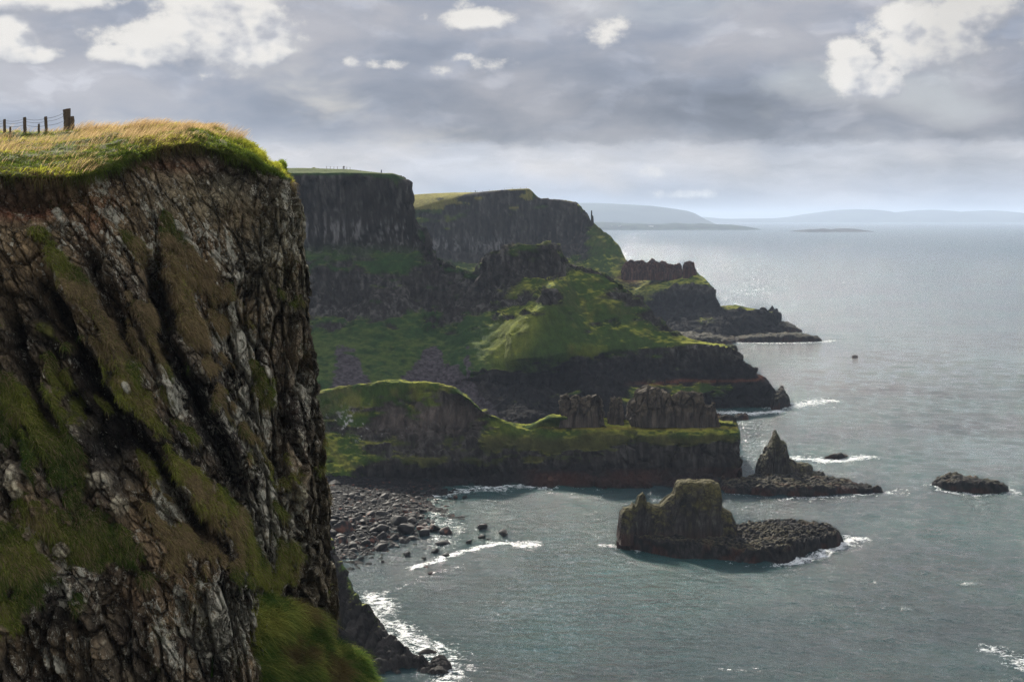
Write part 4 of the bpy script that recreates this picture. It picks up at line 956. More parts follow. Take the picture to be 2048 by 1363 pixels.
def scatter(co, n, weight, count, rng):
    w = np.clip(weight, 0, None).astype(np.float64); w /= w.sum()
    idx = rng.choice(len(co), count, p=w)
    return idx, co[idx] + rng.normal(size=(count, 3)) * .04
def grow():
    rng = np.random.RandomState(11)
    co, n, px, py, gm, face = (FG[k] for k in ('co', 'n', 'px', 'py', 'gm', 'face'))
    vis = (px > -60) & (px < 700) & (py < 1420) & (py > 180) & (co[:, 1] < 112)
    clump = sst(FG['f1'] + fbm(co / .5, 2, seed=601) * .8, -.7, .5) + .15
    UP = np.array([0, 0, 1.])
    # short green turf on top
    wt = (face < .45) * vis * clump
    idx, b = scatter(co, n, wt, 90000, rng)
    L = rng.uniform(.10, .34, len(idx)) * (1 + .5 * FG['f0'][idx])
    dr = UP + rng.normal(size=(len(idx), 3)) * .45 + np.array([.25, 0, 0])
    f = FG['f0'][idx] + rng.normal(size=len(idx)) * .25
    c = lerp(np.array([.13, .19, .02]), np.array([.38, .38, .045]), sst(f, -.6, .6))
    gold = sst(FG['fb'][idx] * .5 + FG['f1'][idx] * .25 + (285 - py[idx]) / 70. + rng.normal(size=len(idx)) * .25, 0, .7)
    c = lerp(c, np.array([.42, .30, .12]), gold * .45)
    blades('short_grass', b, dr, L, np.full(len(idx), .016), c, M_blade, 'short sunlit yellow green turf covering the top of the foreground cliff', seed=1, droop=np.tile([.35, 0, -.3], (len(idx), 1)))
    # tall golden seed grass towards the skyline
    strip = brush(px, py, [(330, 258, 210, 16, -.0, 1), (180, 268, 120, 18, 0, 1), (60, 300, 120, 20, 0, .7), (180, 330, 60, 14, 0, .4), (450, 262, 60, 14, .3, .7)])
    wt = (face < .3) * vis * strip * sst(FG['f1'] + FG['f0'], -.9, .6)
    idx, b = scatter(co, n, wt, 17000, rng)
    patch = sst(fbm(b / 3.0, 3, seed=604), -.5, .7)
    L = rng.uniform(.3, .75, len(idx)) * (.55 + .75 * patch)
    dr = UP + rng.normal(size=(len(idx), 3)) * .16 + np.array([.30, 0, 0])
    c = lerp(np.array([.32, .21, .10]), np.array([.56, .41, .21]), rng.rand(len(idx)))
    blades('tall_grass', b, dr, L, np.full(len(idx), .0085), c, M_blade, 'tall golden seeding grass blowing along the skyline of the cliff top', seed=2, droop=np.tile([.55, 0, -.1], (len(idx), 1)))
    # hanging turf along the lip
    wt = (np.exp(-((face - .25) / .22) ** 2)) * vis * (face > .03) * clump
    idx, b = scatter(co, n, wt, 32000, rng)
    L = rng.uniform(.2, .55, len(idx))
    dr = n[idx] * .8 + np.array([0, -.2, -.2]) + rng.normal(size=(len(idx), 3)) * .35
    c = lerp(np.array([.060, .085, .016]), np.array([.14, .10, .045]), sst(FG['f0'][idx] + rng.normal(size=len(idx)) * .3, -.4, .5))
    blades('hanging_grass', b, dr, L, np.full(len(idx), .015), c, M_blade, 'shaggy grass hanging over the lip of the foreground cliff', seed=3, droop=np.tile([0, 0, -.9], (len(idx), 1)))
    # shaggy ledge grass down the face
    wt = (face > .6) * vis * sst(gm, .35, .8) * clump * np.clip(1 - FG['gul'] * 1.8, 0, 1)
    idx, b = scatter(co, n, wt, 200000, rng)
    L = rng.uniform(.10, .38, len(idx)) * (.7 + .6 * sst(FG['f1'][idx], -.5, .7))
    dr = n[idx] * .45 + np.array([.12, -.05, .15]) + rng.normal(size=(len(idx), 3)) * .42
    g = lerp(np.array([.055, .088, .018]), np.array([.20, .21, .04]), sst(FG['f0'][idx] + FG['yl'][idx] * .9 + rng.normal(size=len(idx)) * .25, -.3, 1.0))
    g = lerp(g, np.array([.26, .18, .105]), sst(FG['bm'][idx] + rng.normal(size=len(idx)) * .45 + FG['f1'][idx] * .4, .1, .8) * .85)
    blades('ledge_grass', b, dr, L, np.full(len(idx), .018), g, M_blade, 'green and brown shaggy grass on the ledges of the foreground cliff face', seed=4, droop=np.tile([.15, -.1, -1.1], (len(idx), 1)))
    # sparse tufts in cracks
    wt = (face > .6) * vis * (gm < .4) * sst(FG['f0'] + FG['f1'] * .6 + FG['fb'] * .5, .25, .9)
    idx, b = scatter(co, n, wt, 26000, rng)
    L = rng.uniform(.1, .38, len(idx)); dr = n[idx] * .6 + rng.normal(size=(len(idx), 3)) * .3
    g = lerp(np.array([.10, .065, .038]), np.array([.055, .065, .018]), (rng.rand(len(idx)) < .35).astype(float))
    blades('crack_grass', b, dr, L, np.full(len(idx), .012), g, M_blade, 'thin brown tufts rooted in the cracks of the foreground rock face', seed=5, droop=np.tile([.1, -.1, -1.2], (len(idx), 1)))
    co, n = BANK['co'], BANK['n']
    vis = (BANK['px'] > 480) & (BANK['py'] < 1400)
    idx, b = scatter(co, n, vis * 1.0, 60000, rng)
    L = rng.uniform(.25, .95, len(idx)) * (.5 + sst(fbm(b / .8, 2, seed=609), -.6, .6)); dr = n[idx] * .5 + np.array([.2, 0, .4]) + rng.normal(size=(len(idx), 3)) * .25
    g = lerp(np.array([.055, .10, .020]), np.array([.27, .27, .06]), sst(BANK['f'][idx] + rng.normal(size=len(idx)) * .3, -.5, .8))
    g = lerp(g, np.array([.13, .085, .04]), BANK['br'][idx] * .8)
    blades('bank_grass', b, dr, L, np.full(len(idx), .015), g, M_blade, 'long green grass on the steep bank below the cliff corner', seed=6, droop=np.tile([.4, -.1, -.9], (len(idx), 1)))
grow()

# ------------------------------------------------------------------ free-standing rocks: an outline with real thickness
def slab_rock(name, prof, Yc, thick, mat, label, cat='rock', base_z=None, step=.25, seed=0, amp=1.0, csize=1.6, boxy=.55, paint=None, yfun=None, parent=None, kind=None, zoff=-1.5, taper=.5):
    """prof: (px, py_top) list at ground distance Yc; thick: half thickness, one value or per point; the foot sits at base_z"""
    pts = [P(a, b, Yc) for a, b in prof]
    xs = np.array([p[0] for p in pts]); zs = np.array([p[2] for p in pts])
    th = np.full(len(prof), thick) if np.isscalar(thick) else np.array(thick, float)
    # arclength resample
    seg = np.hypot(np.diff(xs), np.diff(zs)); s = np.concatenate([[0], np.cumsum(seg)]); n = max(8, int(s[-1] / step))
    ss = np.linspace(0, s[-1], n)
    X = np.interp(ss, s, xs); Z = np.interp(ss, s, zs); T = np.interp(ss, s, th)
    bz = base_z + zoff
    m = max(10, int((2 * np.max(zs - bz) + 2 * np.max(th)) / step))
    th_ = np.linspace(0, math.pi, m)
    c = np.cos(th_); sn = np.sin(th_)
    yy = -np.sign(c) * np.abs(c) ** boxy; zz = np.abs(sn) ** (boxy * .55)
    H = np.maximum(Z - bz, 0.05)
    H = H * (1 + .022 * fbm(np.stack([X / 2.2, X * 0, X * 0 + seed], 1), 3, seed=seed + 6))
    tap = 1 - taper * zz
    co = np.stack([np.repeat(X, m).reshape(n, m), Yc + np.outer(T, yy * tap), bz + np.outer(H, zz)], -1)
    e = np.minimum(np.arange(n), np.arange(n)[::-1]) / 3.0
    nn = gnormals(co).reshape(-1, 3); cf = co.reshape(-1, 3)
    ctr = np.stack([cf[:, 0] * 0 + X.mean(), cf[:, 0] * 0 + Yc, cf[:, 2] * 0 + bz], 1)
    fl = np.mean(np.sum(nn * (cf - ctr), 1)) < 0
    if fl: nn = -nn
    d, j, idd = rock_disp(cf, csize, amp, seed, np.ones(len(cf)))
    d += fbm(cf / (csize * .5), 4, seed=seed + 1) * amp * .3
    d *= np.clip(.35 + (cf[:, 2] - bz) / 2, 0, 1)
    d -= amp * .15
    # scale down the top edge where the outline is slender
    slim = np.repeat(np.clip(np.minimum(T / 2.5, H / 3), .25, 1), m)
    co2 = cf + nn * (d * slim * .7)[:, None]
    n2 = gnormals(co2.reshape(n, m, 3)).reshape(-1, 3) * (-1 if fl else 1)
    px, py = proj(co2)
    col = paint(co2, n2, px, py, j, seed)
    me = co2.copy()
    f = grid_faces(n, m, flip=not fl)
    caps = []
    o = mesh_from(name, me, f, mat, col, parent=parent)
    if kind == 'part': return o
    return tag(o, label, cat, kind=kind)
def paint_stack(top=np.array([.105, .095, .035]), mid=BASALT * 1.1, lowred=None, pale=.2, gz=.5, topw=.6):
    def fn(co, n, px, py, j, seed):
        f = fbm(co / 4., 4, seed=seed + 20); f2 = fbm(co / 1.1, 4, seed=seed + 21)
        s = fbm(co / np.array([1.1, 1.1, 6.]), 4, seed=seed + 22)
        c = lerp(mid * .65, mid * 1.4, sst(s + f2 * .4, -.7, .7))
        c = lerp(c, BASALT_P * 1.1, sst(f2 + s, .5, 1.3) * pale)
        zt = co[:, 2].max(); zb = max(co[:, 2].min(), 0); h = (co[:, 2] - zb) / (zt - zb)
        up = sst(n[:, 2] + f * .35 + f2 * .15 + (h - .5) * .5, .15, .75)
        c = lerp(c, top * (1 + .3 * f2[:, None]), up * topw)
        c = lerp(c, top * .7, sst(h + f * .35 + f2 * .2, .3, .8) * topw * .6)
        wet = sst(co[:, 2], 3.2, 1.2); c = lerp(c, BASALT_D * .8, wet * .7)
        if lowred is not None: c = lerp(c, lowred, sst(co[:, 2] + f * .8, 5.0, 3.6) * sst(co[:, 2], .2, 1.2) * .45)
        c = c * (.55 + .45 * j)[:, None]
        return c
    return fn
def shelf_rock(name, prof_far, prof_near, mat, label, z_top, seed, cat='rock', cob=1.1, amp=.5, kind=None, paint=None, parent=None, dome=1.2, step=.25):
    """a low wave-cut shelf: far and near water lines given as (px, py), a domed cobbled top between"""
    A = [S(*p) for p in prof_far]; B = [S(*p) for p in prof_near]
    k = 40
    def rs(Pn, n):
        Pn = np.array(Pn); s = np.concatenate([[0], np.cumsum(np.linalg.norm(np.diff(Pn, axis=0), axis=1))]); t = np.linspace(0, s[-1], n)
        return np.stack([np.interp(t, s, Pn[:, i]) for i in range(3)], 1)
    Lx = max(np.linalg.norm(np.array(A[0]) - A[-1]), np.linalg.norm(np.array(B[0]) - B[-1])); n = int(Lx / step)
    A = rs(A, n); B = rs(B, n); wd = np.linalg.norm(A - B, axis=1).max(); m = max(12, int((wd + 6) / step))
    v = np.linspace(0, 1, m); u = np.linspace(0, 1, n)
    co = A[None] * (1 - v[:, None, None]) + B[None] * v[:, None, None]
    cf = co.reshape(-1, 3).copy()
    e = np.minimum(np.repeat(v * (1 - v) * 4, n), 1.0); eu = np.tile(np.minimum(1, np.minimum(u, 1 - u) * 9), m)
    nf = fbm(cf / 5., 4, seed=seed); nf2 = fbm(cf / 1.7, 3, seed=seed + 3)
    zt = np.tile(np.interp(u, np.linspace(0, 1, len(z_top)), z_top), m)
    ramp = sst(e * eu + nf * .12, .02, .36)
    f1, f2, idd = worley(cf / cob, seed + 5, .8)
    cf[:, 2] = -2.5 + ramp * (zt + 2.5) + ramp * (nf * dome * .6 + nf2 * dome * .25 + (idd - .5) * amp + (sst(f2 - f1, 0, .25) - 1) * amp * .5)
    cf[:, 0] += fbm(cf / 3.5, 3, seed=seed + 8) * .8 * (1 - ramp)
    n2 = gnormals(cf.reshape(m, n, 3)).reshape(-1, 3); n2 *= np.sign(n2[:, 2:3].mean() + 1e-9)
    px, py = proj(cf)
    col = paint(cf, n2, px, py, sst(f2 - f1, 0, .25), seed)
    nn = gnormals(cf.reshape(m, n, 3))[..., 2].mean()
    o = mesh_from(name, cf, grid_faces(m, n, flip=nn > 0), mat, col, parent=parent)
    if kind == 'part': return o
    return tag(o, label, cat, kind=kind)
def empty(name, loc, label, cat, group=None):
    o = bpy.data.objects.new(name, None); o.location = loc; C.objects.link(o)
    return tag(o, label, cat, group)
def keep_world(o, parent):
    o.parent = parent; o.matrix_parent_inverse = parent.matrix_world.inverted() if False else o.matrix_parent_inverse
def under(root, parts):
    """parent parts built in world coordinates under an Empty that stands at the thing's base"""
    for p in parts:
        p.parent = root; p.location = -Vector(root.location)

def shelfpaint(co, n, px, py, j, seed):
    f = fbm(co / 4., 4, seed=seed + 20); f2 = fbm(co / 1.1, 4, seed=seed + 21)
    c = lerp(BASALT_D * .8, BASALT * 1.1, sst(f2, -.5, .8))
    c = lerp(c, np.array([.095, .080, .036]), sst(n[:, 2] + f * .4, .6, 1.05) * sst(co[:, 2], 1.2, 2.2) * .6)
    c = lerp(c, RED * .42, sst(f - co[:, 2] * .2, -.3, .3) * sst(co[:, 2], 4.5, 2.5) * .7)
    return c * (.35 + .4 * j)[:, None]
# sea stack in the bay
root = empty('sea_stack', tuple(P(1380, 1090, 388)[:2]) + (0,), 'olive topped sea stack with a stepped crown on a low cobbled shelf in the bay', 'sea stack')
body = slab_rock('crag', [(1235, 1086), (1236, 1052), (1238, 1024), (1246, 1014), (1259, 1012), (1264, 1004), (1270, 1008), (1277, 990), (1286, 982), (1292, 990), (1294, 1004), (1306, 1007), (1320, 1007), (1333, 994), (1346, 984), (1351, 968), (1364, 961), (1380, 960), (1392, 963), (1405, 962), (1418, 961), (1436, 965), (1439, 975), (1440, 1014), (1448, 1019), (1459, 1022), (1468, 1040), (1470, 1086)],
    388, [5, 6, 7, 7, 7, 6, 5, 3.5, 3, 3.5, 5, 6, 7, 7, 7, 7, 7.5, 8, 8, 8, 8, 7.5, 7, 7, 7, 7, 6, 5], M_rock, '', base_z=3.2, step=.20, seed=700, amp=.55, csize=1.8, boxy=.5, paint=paint_stack(top=np.array([.085, .072, .022]), mid=BASALT * .9, lowred=RED * .5, topw=.85), kind='part', zoff=-2)
shelf = shelf_rock('shelf', [(1229, 1080), (1260, 1072), (1400, 1062), (1475, 1066), (1530, 1060), (1600, 1058), (1655, 1064), (1694, 1078)], [(1231, 1087), (1262, 1098), (1330, 1112), (1420, 1121), (1500, 1127), (1570, 1125), (1625, 1104), (1695, 1082)], M_rock, '', [2.6, 3.4, 3.8, 3.6, 3.4, 3.6, 3.6, 3.0, 1.5], 720, kind='part', paint=shelfpaint, amp=.9, cob=1.15)
under(root, [body, shelf])
# pinnacle on the tail of the near headland
root = empty('sea_stack', tuple(P(1550, 960, 486)[:2]) + (0,), 'slender jagged pinnacle rising from a long dark tail of rock', 'sea stack')
body = slab_rock('pinnacle', [(1514, 952), (1517, 930), (1524, 912), (1530, 906), (1533, 892), (1540, 884), (1546, 870), (1550, 859), (1555, 866), (1560, 876), (1568, 884), (1573, 902), (1576, 914), (1583, 917), (1592, 926), (1600, 928), (1612, 925), (1620, 934), (1622, 952)],
    486, [5, 6, 6, 6, 6, 6, 5, 3.5, 4, 5, 6, 6, 6, 5, 5, 5, 5, 5, 4.5], M_rock, '', base_z=4, step=.22, seed=740, amp=.9, csize=1.7, boxy=.6, paint=paint_stack(topw=.45), kind='part', zoff=-2.5, taper=.35)
shelf = shelf_rock('shelf', [(1432, 962), (1500, 962), (1560, 957), (1640, 958), (1700, 968), (1750, 975), (1771, 980)], [(1434, 985), (1500, 990), (1580, 993), (1640, 990), (1700, 986), (1740, 985), (1772, 982)], M_rock, '', [1.6, 2.4, 3.0, 3.0, 2.6, 2.0, 1.4, .9], 760, kind='part', paint=shelfpaint, amp=.8, cob=1.6)
under(root, [body, shelf])
# the blocky crags on the crest
crag_paint = paint_stack(top=np.array([.085, .065, .035]), mid=np.array([.055, .042, .032]), pale=.25, topw=.4)
slab_rock('crag', [(1117, 835), (1118, 805), (1121, 792), (1132, 788), (1140, 792), (1148, 786), (1158, 784), (1166, 788), (1172, 784), (1184, 785), (1190, 781), (1202, 785), (1209, 795), (1211, 812), (1210, 836)], 499, 5.0, M_rock, 'broad castle-like crag of upright brown blocks at the left end of the crest', 'crag', base_z=P(1160, 842, 499)[2], step=.16, seed=780, amp=2.4, csize=3.0, boxy=.5, paint=crag_paint)
slab_rock('crag', [(1213, 838), (1219, 812), (1222, 796), (1229, 790), (1234, 798), (1241, 794), (1247, 804), (1249, 838)], 499, 2.8, M_rock, 'small split crag standing between the two big crags on the crest', 'crag', base_z=P(1230, 842, 499)[2], step=.16, seed=790, amp=1.2, csize=1.5, boxy=.6, paint=crag_paint)
slab_rock('crag', [(1260, 838), (1264, 822), (1269, 806), (1276, 806), (1279, 790), (1290, 784), (1300, 779), (1318, 781), (1330, 785), (1342, 791), (1352, 783), (1366, 780), (1384, 779), (1402, 781), (1412, 790), (1416, 802), (1424, 797), (1434, 801), (1440, 816), (1441, 838)], 499, [3, 4, 4, 4, 5, 6, 6, 6, 6, 5.5, 6, 6, 6, 6, 5, 4, 4, 4, 3.5, 3], M_rock, 'longest crag of rounded brown blocks at the seaward end of the crest', 'crag', base_z=P(1340, 842, 499)[2], step=.16, seed=800, amp=2.6, csize=3.2, boxy=.5, paint=crag_paint)
# far headland's crags and chimney
far_paint = paint_stack(top=np.array([.05, .05, .03]), mid=BASALT * .8, pale=.1, topw=.3)
red_paint = paint_stack(top=np.array([.05, .03, .022]), mid=np.array([.062, .028, .020]), pale=.0, topw=.3)
slab_rock('crag', [(1244, 545), (1250, 528), (1262, 520), (1270, 522), (1284, 518), (1292, 524), (1296, 523), (1303, 515), (1310, 522), (1320, 523), (1328, 521), (1336, 526), (1350, 527), (1358, 525), (1362, 532), (1363, 546)], 1182, 7, M_far, 'long red brown serrated crag on the ridge of the far headland', 'crag', base_z=P(1310, 556, 1182)[2], step=.5, seed=820, amp=1.8, csize=3., boxy=.6, paint=red_paint)
slab_rock('crag', [(1364, 548), (1365, 530), (1368, 523), (1378, 521), (1388, 523), (1391, 532), (1393, 548)], 1176, 5.5, M_far, 'square red block standing alone at the end of the far ridge', 'crag', base_z=P(1378, 552, 1176)[2], step=.4, seed=830, amp=1.4, csize=2.6, boxy=.45, paint=red_paint)
slab_rock('chimney_rock', [(1170, 446), (1171, 437), (1174, 440), (1176, 434), (1178, 441), (1181, 441), (1182, 421), (1184, 420), (1185, 430), (1187, 432), (1188, 446)], 1272, 1.3, M_far, 'thin dark chimney column standing on the skyline of the far headland', 'rock pillar', base_z=P(1178, 450, 1272)[2], step=.3, seed=840, amp=.5, csize=1.4, boxy=.7, paint=far_paint)
slab_rock('rock', [(1472, 620), (1474, 616), (1478, 613), (1482, 615), (1485, 620)], 1120, 2, M_far, 'small dark knob of rock on the low point of the far headland', 'rock', base_z=P(1478, 620, 1120)[2], step=.4, seed=845, amp=.5, csize=1.4, boxy=.7, paint=far_paint)
# reefs and skerries
def reef(far, near, zt, seed, label, cob=1.5, amp=.7, dome=1.3, step=.3, cat='reef'):
    return shelf_rock('reef', far, near, M_rock, label, zt, seed, cat=cat, paint=shelfpaint, amp=amp, cob=cob, dome=dome, step=step)
reef([(1858, 966), (1900, 963), (1950, 965), (1990, 972), (2020, 978)], [(1859, 969), (1900, 979), (1950, 985), (1990, 984), (2021, 980)], [1.2, 2.8, 3.2, 3.0, 2.2, 1.0], 860, 'low dark reef at the right edge of the picture')
reef([(1648, 914), (1675, 909), (1700, 910)], [(1648, 915), (1675, 916), (1700, 912)], [.3, .9, 1.3, .6], 865, 'small breaking reef ringed with white foam beyond the pinnacle')
reef([(1465, 678), (1520, 676), (1600, 675), (1647, 680)], [(1466, 684), (1520, 684), (1600, 683), (1648, 682)], [2, 3.5, 4.0, 4.5, 3.6, 1.5], 870, 'long low reef lying off the far headland', step=.6, cob=2.5)
reef([(1545, 656), (1575, 655), (1606, 662)], [(1546, 663), (1575, 664), (1606, 663)], [6, 5, 3.0, 1.0], 872, 'tapering tail of dark rock at the tip of the far headland', step=.5, cob=2.5)
reef([(1330, 672), (1400, 670), (1470, 674)], [(1330, 690), (1400, 690), (1478, 688)], [4, 5, 5, 3.6, 1.5], 873, 'broad dark wave-cut platform at the foot of the far headland', step=.6, cob=2.5)
reef([(1520, 668), (1545, 667)], [(1520, 671), (1545, 671)], [1., 2., 1.], 874, 'tiny dark rock between the far tail and the long reef', step=.5)
reef([(1468, 834), (1498, 832)], [(1468, 839), (1500, 838)], [.8, 1.8, 1.6, .8], 876, 'small dark rock awash below the middle headland')
reef([(1703, 712), (1716, 712)], [(1703, 716), (1717, 716)], [.3, .6, .4], 878, 'lone tiny rock in open water beyond the middle headland')
reef([(1540, 800), (1566, 796), (1580, 806)], [(1540, 822), (1562, 818), (1581, 810)], [5, 6, 4, 2.0], 879, 'heap of wet boulders at the point of the middle headland', amp=2.2, cob=2.)
reef([(1236, 1086), (1256, 1085)], [(1230, 1093), (1262, 1101)], [.8, 1.4, .6], 881, 'wet rocks awash at the left foot of the sea stack', amp=.8)

# ------------------------------------------------------------------ beach
def shore_x(Y):
    """x of the water's edge at ground distance Y"""
    tbl = [(983, 880), (1000, 850), (1020, 852), (1045, 838), (1065, 812), (1085, 770), (1100, 735), (1118, 690), (1135, 655), (1200, 600)]
    Ys = [S(b, a)[1] for a, b in tbl]; Xs = [S(b, a)[0] for a, b in tbl]
    return np.interp(Y, Ys[::-1], Xs[::-1])
def beach_z(x, y):
    q = np.stack([x, y, x * 0], 1)
    d = shore_x(y) - x + fbm(q / 6., 3, seed=901) * 2.2
    return np.clip(d * .05 - .38, -1.5, 2.8) + fbm(q / 2.2, 3, seed=902) * .22 * (d > -6)
def bld_beach():
    xs = np.arange(-150, 0, .35); ys = np.arange(330, 500, .45)
    X, Y = np.meshgrid(xs, ys); x = X.ravel(); y = Y.ravel()
    z = beach_z(x, y); co = np.stack([x, y, z], 1)
    w1, w2, idd = worley(co / np.array([.9, .9, 3]), 905); w3, w4, id2 = worley(co / np.array([1.9, 1.9, 3]), 906)
    co[:, 2] += np.sqrt(np.clip(1 - (w1 / .62) ** 2, 0, 1)) * .30 + np.sqrt(np.clip(1 - (w3 / .6) ** 2, 0, 1)) * .55 * (id2 > .45) * sst(z, 2.6, .8)
    keep = z > -.9
    col = lerp(BASALT_D * .7, np.array([.034, .030, .030]), sst(z + idd * 1.0, 2.6, 3.8))
    col = lerp(col, RED * .8, ((idd > .97) * .5))
    o = mesh_from('beach', co, grid_faces(len(ys), len(xs), flip=True), M_beach, col)
    me = o.data
    tag(o, 'dark pebble and boulder beach at the head of the bay', 'beach', kind='structure')
bld_beach()

def boulder_mesh(name, seed, mat, res=4):
    import bmesh
    rng = np.random.RandomState(seed)
    bm = bmesh.new(); bmesh.ops.create_icosphere(bm, subdivisions=res, radius=1.0)
    v = np.array([q.co[:] for q in bm.verts]); v /= np.linalg.norm(v, axis=1, keepdims=True)
    pn = rng.normal(size=(13, 3)); pn /= np.linalg.norm(pn, axis=1, keepdims=True); pd = rng.uniform(.62, .98, 13)
    dots = v @ pn.T; rr = np.where(dots > .05, pd / np.maximum(dots, .05), 9)
    r = -np.log(np.exp(-rr * 16).sum(1) + 1e-9) / 16; r = np.clip(r, .4, 1.3)
    p = v * r[:, None] * np.array([rng.uniform(1., 1.4), rng.uniform(.75, 1.05), rng.uniform(.55, .8)])
    p *= (1 + .05 * fbm(p * 3 + seed, 4, seed=seed))[:, None]
    for q, c in zip(bm.verts, p): q.co = c
    me = bpy.data.meshes.new(name); bm.to_mesh(me); bm.free()
    for f in me.polygons: f.use_smooth = True
    a = me.attributes.new('Col', 'FLOAT_COLOR', 'POINT')
    f = fbm(p * 1.5 + seed * 3, 3, seed=seed)
    c = lerp(BASALT_D * .6, BASALT * .6, sst(f, -.6, .8))
    if seed % 7 == 3: c = lerp(c, RED * .9, sst(f, -.1, .5) * .7)
    c4 = np.ones((len(p), 4), np.float32); c4[:, :3] = c; a.data.foreach_set('color', c4.ravel())
    me.materials.append(mat); return me
M_boulder = mat_ground('wet boulder basalt', 1.6, .5, .15, .45, rough=.75, spec=.2, zs=1.)
def bld_boulders():
    rng = np.random.RandomState(77)
    shapes = [boulder_mesh('boulder', 10 + k, M_boulder, 3) for k in range(9)]
    placed = []
    def put(px, py, w, label, group, sink=.25, k=None, z=None):
        q = S(px, py); s = w * q[1] / F / 2 / 1.15
        zb = beach_z(np.array([q[0]]), np.array([q[1]]))[0] if z is None else z
        zb = max(zb, -.4)
        o = bpy.data.objects.new('boulder', shapes[rng.randint(9) if k is None else k]); C.objects.link(o)
        o.location = (q[0], q[1], zb + s * (.6 - sink)); o.scale = (s, s, s * rng.uniform(.85, 1.15)); o.rotation_euler = (rng.uniform(-.25, .25), rng.uniform(-.25, .25), rng.uniform(0, 6.28))
        tag(o, label, 'boulder', group)
    # the ones that stand clear of the heap
    solo = [(866, 1058, 30, 'large dark boulder at the right end of the boulder heap by the water'), (893, 1066, 28, 'pointed boulder standing in the shallows right of the heap'), (858, 1044, 12, 'small boulder just above the large one at the end of the heap'),
            (964, 1055, 22, 'flat rock alone in the water, highest of the scattered ones'), (963, 1074, 16, 'rounded rock in the water below the highest scattered one'), (976, 1077, 8, 'tiny rock touching the rounded rock in the water'),
            (925, 1033, 12, 'small rock in the shallows above the pointed boulder'), (938, 1084, 16, 'low rock awash left of the white breaking wave'), (1008, 1068, 22, 'slab of rock awash farthest right in the shallows'),
            (886, 1088, 24, 'rock awash just below the pointed boulder'), (872, 1103, 18, 'small rock awash under the heap near the breaking wave'), (892, 1111, 18, 'dark rock at the left end of the white breaking wave'),
            (814, 1110, 20, 'isolated dark rock below the middle of the heap'), (760, 1096, 32, 'biggest boulder on the lower edge of the heap'), (848, 1116, 12, 'little rock right of the isolated one below the heap'),
            (853, 1134, 10, 'small lone rock out in the shallows'), (860, 1146, 12, 'lowest lone rock in the shallows'), (723, 1117, 14, 'small rock at the lower left of the heap'), (712, 1128, 11, 'small rock nearest the dark toe of the cliff'), (710, 1000, 26, 'rounded boulder at the top of the beach'),
            (766, 1122, 10, 'little rock awash below the heap on the left'), (910, 994, 14, 'dark rock in the foam under the cliff'), (930, 994, 10, 'tiny dark rock beside another in the foam under the cliff')]
    for (a, b, w, l) in solo: put(a, b, w, l, 'boulders on and off the beach', z=-.15 if a > 800 or b > 1110 else None)
    n = 0
    while n < 262:
        py = rng.uniform(992, 1104); x1 = np.interp(py, [985, 1000, 1020, 1045, 1070, 1090, 1105], [850, 845, 860, 868, 850, 800, 740]); px = rng.uniform(655, x1)
        dens = 1 if py > 1012 else .5
        if rng.rand() > dens: continue
        big = np.exp(-((py - 1066) / 26.) ** 2)
        w = (9 + rng.gamma(1.7, 6.0)) * (.6 + .8 * big); w = min(w, 44)
        if any((px - a) ** 2 + (2.2 * (py - b)) ** 2 < (.30 * (w + c)) ** 2 for a, b, c in placed): continue
        placed.append((px, py, w)); n += 1
        put(px, py, w, 'dark basalt boulder lying in the heap on the beach', 'boulders on and off the beach')
    # small stones between them
    st = []; fc = []; cl = []; base = 0
    v0 = np.array([[0, 0, 1], [1, 0, 0], [0, 1, 0], [-1, 0, 0], [0, -1, 0], [.6, .6, .6], [-.6, .6, .5], [-.6, -.6, .6], [.6, -.6, .5]])
    f0 = np.array([[0, 5, 6, -1], [0, 6, 7, -1], [0, 7, 8, -1], [0, 8, 5, -1], [1, 2, 5, -1], [2, 3, 6, -1], [3, 4, 7, -1], [4, 1, 8, -1], [2, 6, 5, -1], [3, 7, 6, -1], [4, 8, 7, -1], [1, 5, 8, -1]])
    for k in range(3600):
        py = rng.uniform(975, 1120); x1 = np.interp(py, [975, 985, 1000, 1020, 1045, 1070, 1090, 1120], [880, 900, 900, 890, 905, 890, 860, 760]); px = 655 + (x1 - 655) * rng.rand() ** 1.15
        q = S(px, py); zb = beach_z(np.array([q[0]]), np.array([q[1]]))[0]
        if zb < -.35: continue
        s = rng.gamma(2.0, .13) + .12; a = rng.uniform(0, 6.28)
        R3 = np.array([[math.cos(a), -math.sin(a), 0], [math.sin(a), math.cos(a), 0], [0, 0, 1]])
        v = (v0 * (1 + rng.uniform(-.25, .25, v0.shape)) * np.array([1.2, .9, .7])) @ R3 * s + np.array([q[0], q[1], zb + .1])
        st.append(v); fc.append(np.where(f0 >= 0, f0 + base, -1)); base += len(v)
        c = lerp(BASALT_D * .6, BASALT * .6, np.array([rng.rand()]))[0]
        if rng.rand() < .015: c = RED * .7
        cl.append(np.tile(c, (len(v), 1)))
    o = mesh_from('shingle', np.concatenate(st), np.concatenate(fc), M_boulder, np.concatenate(cl), smooth=False)
    tag(o, 'small loose stones scattered between the boulders of the beach', 'shingle', kind='stuff')
bld_boulders()

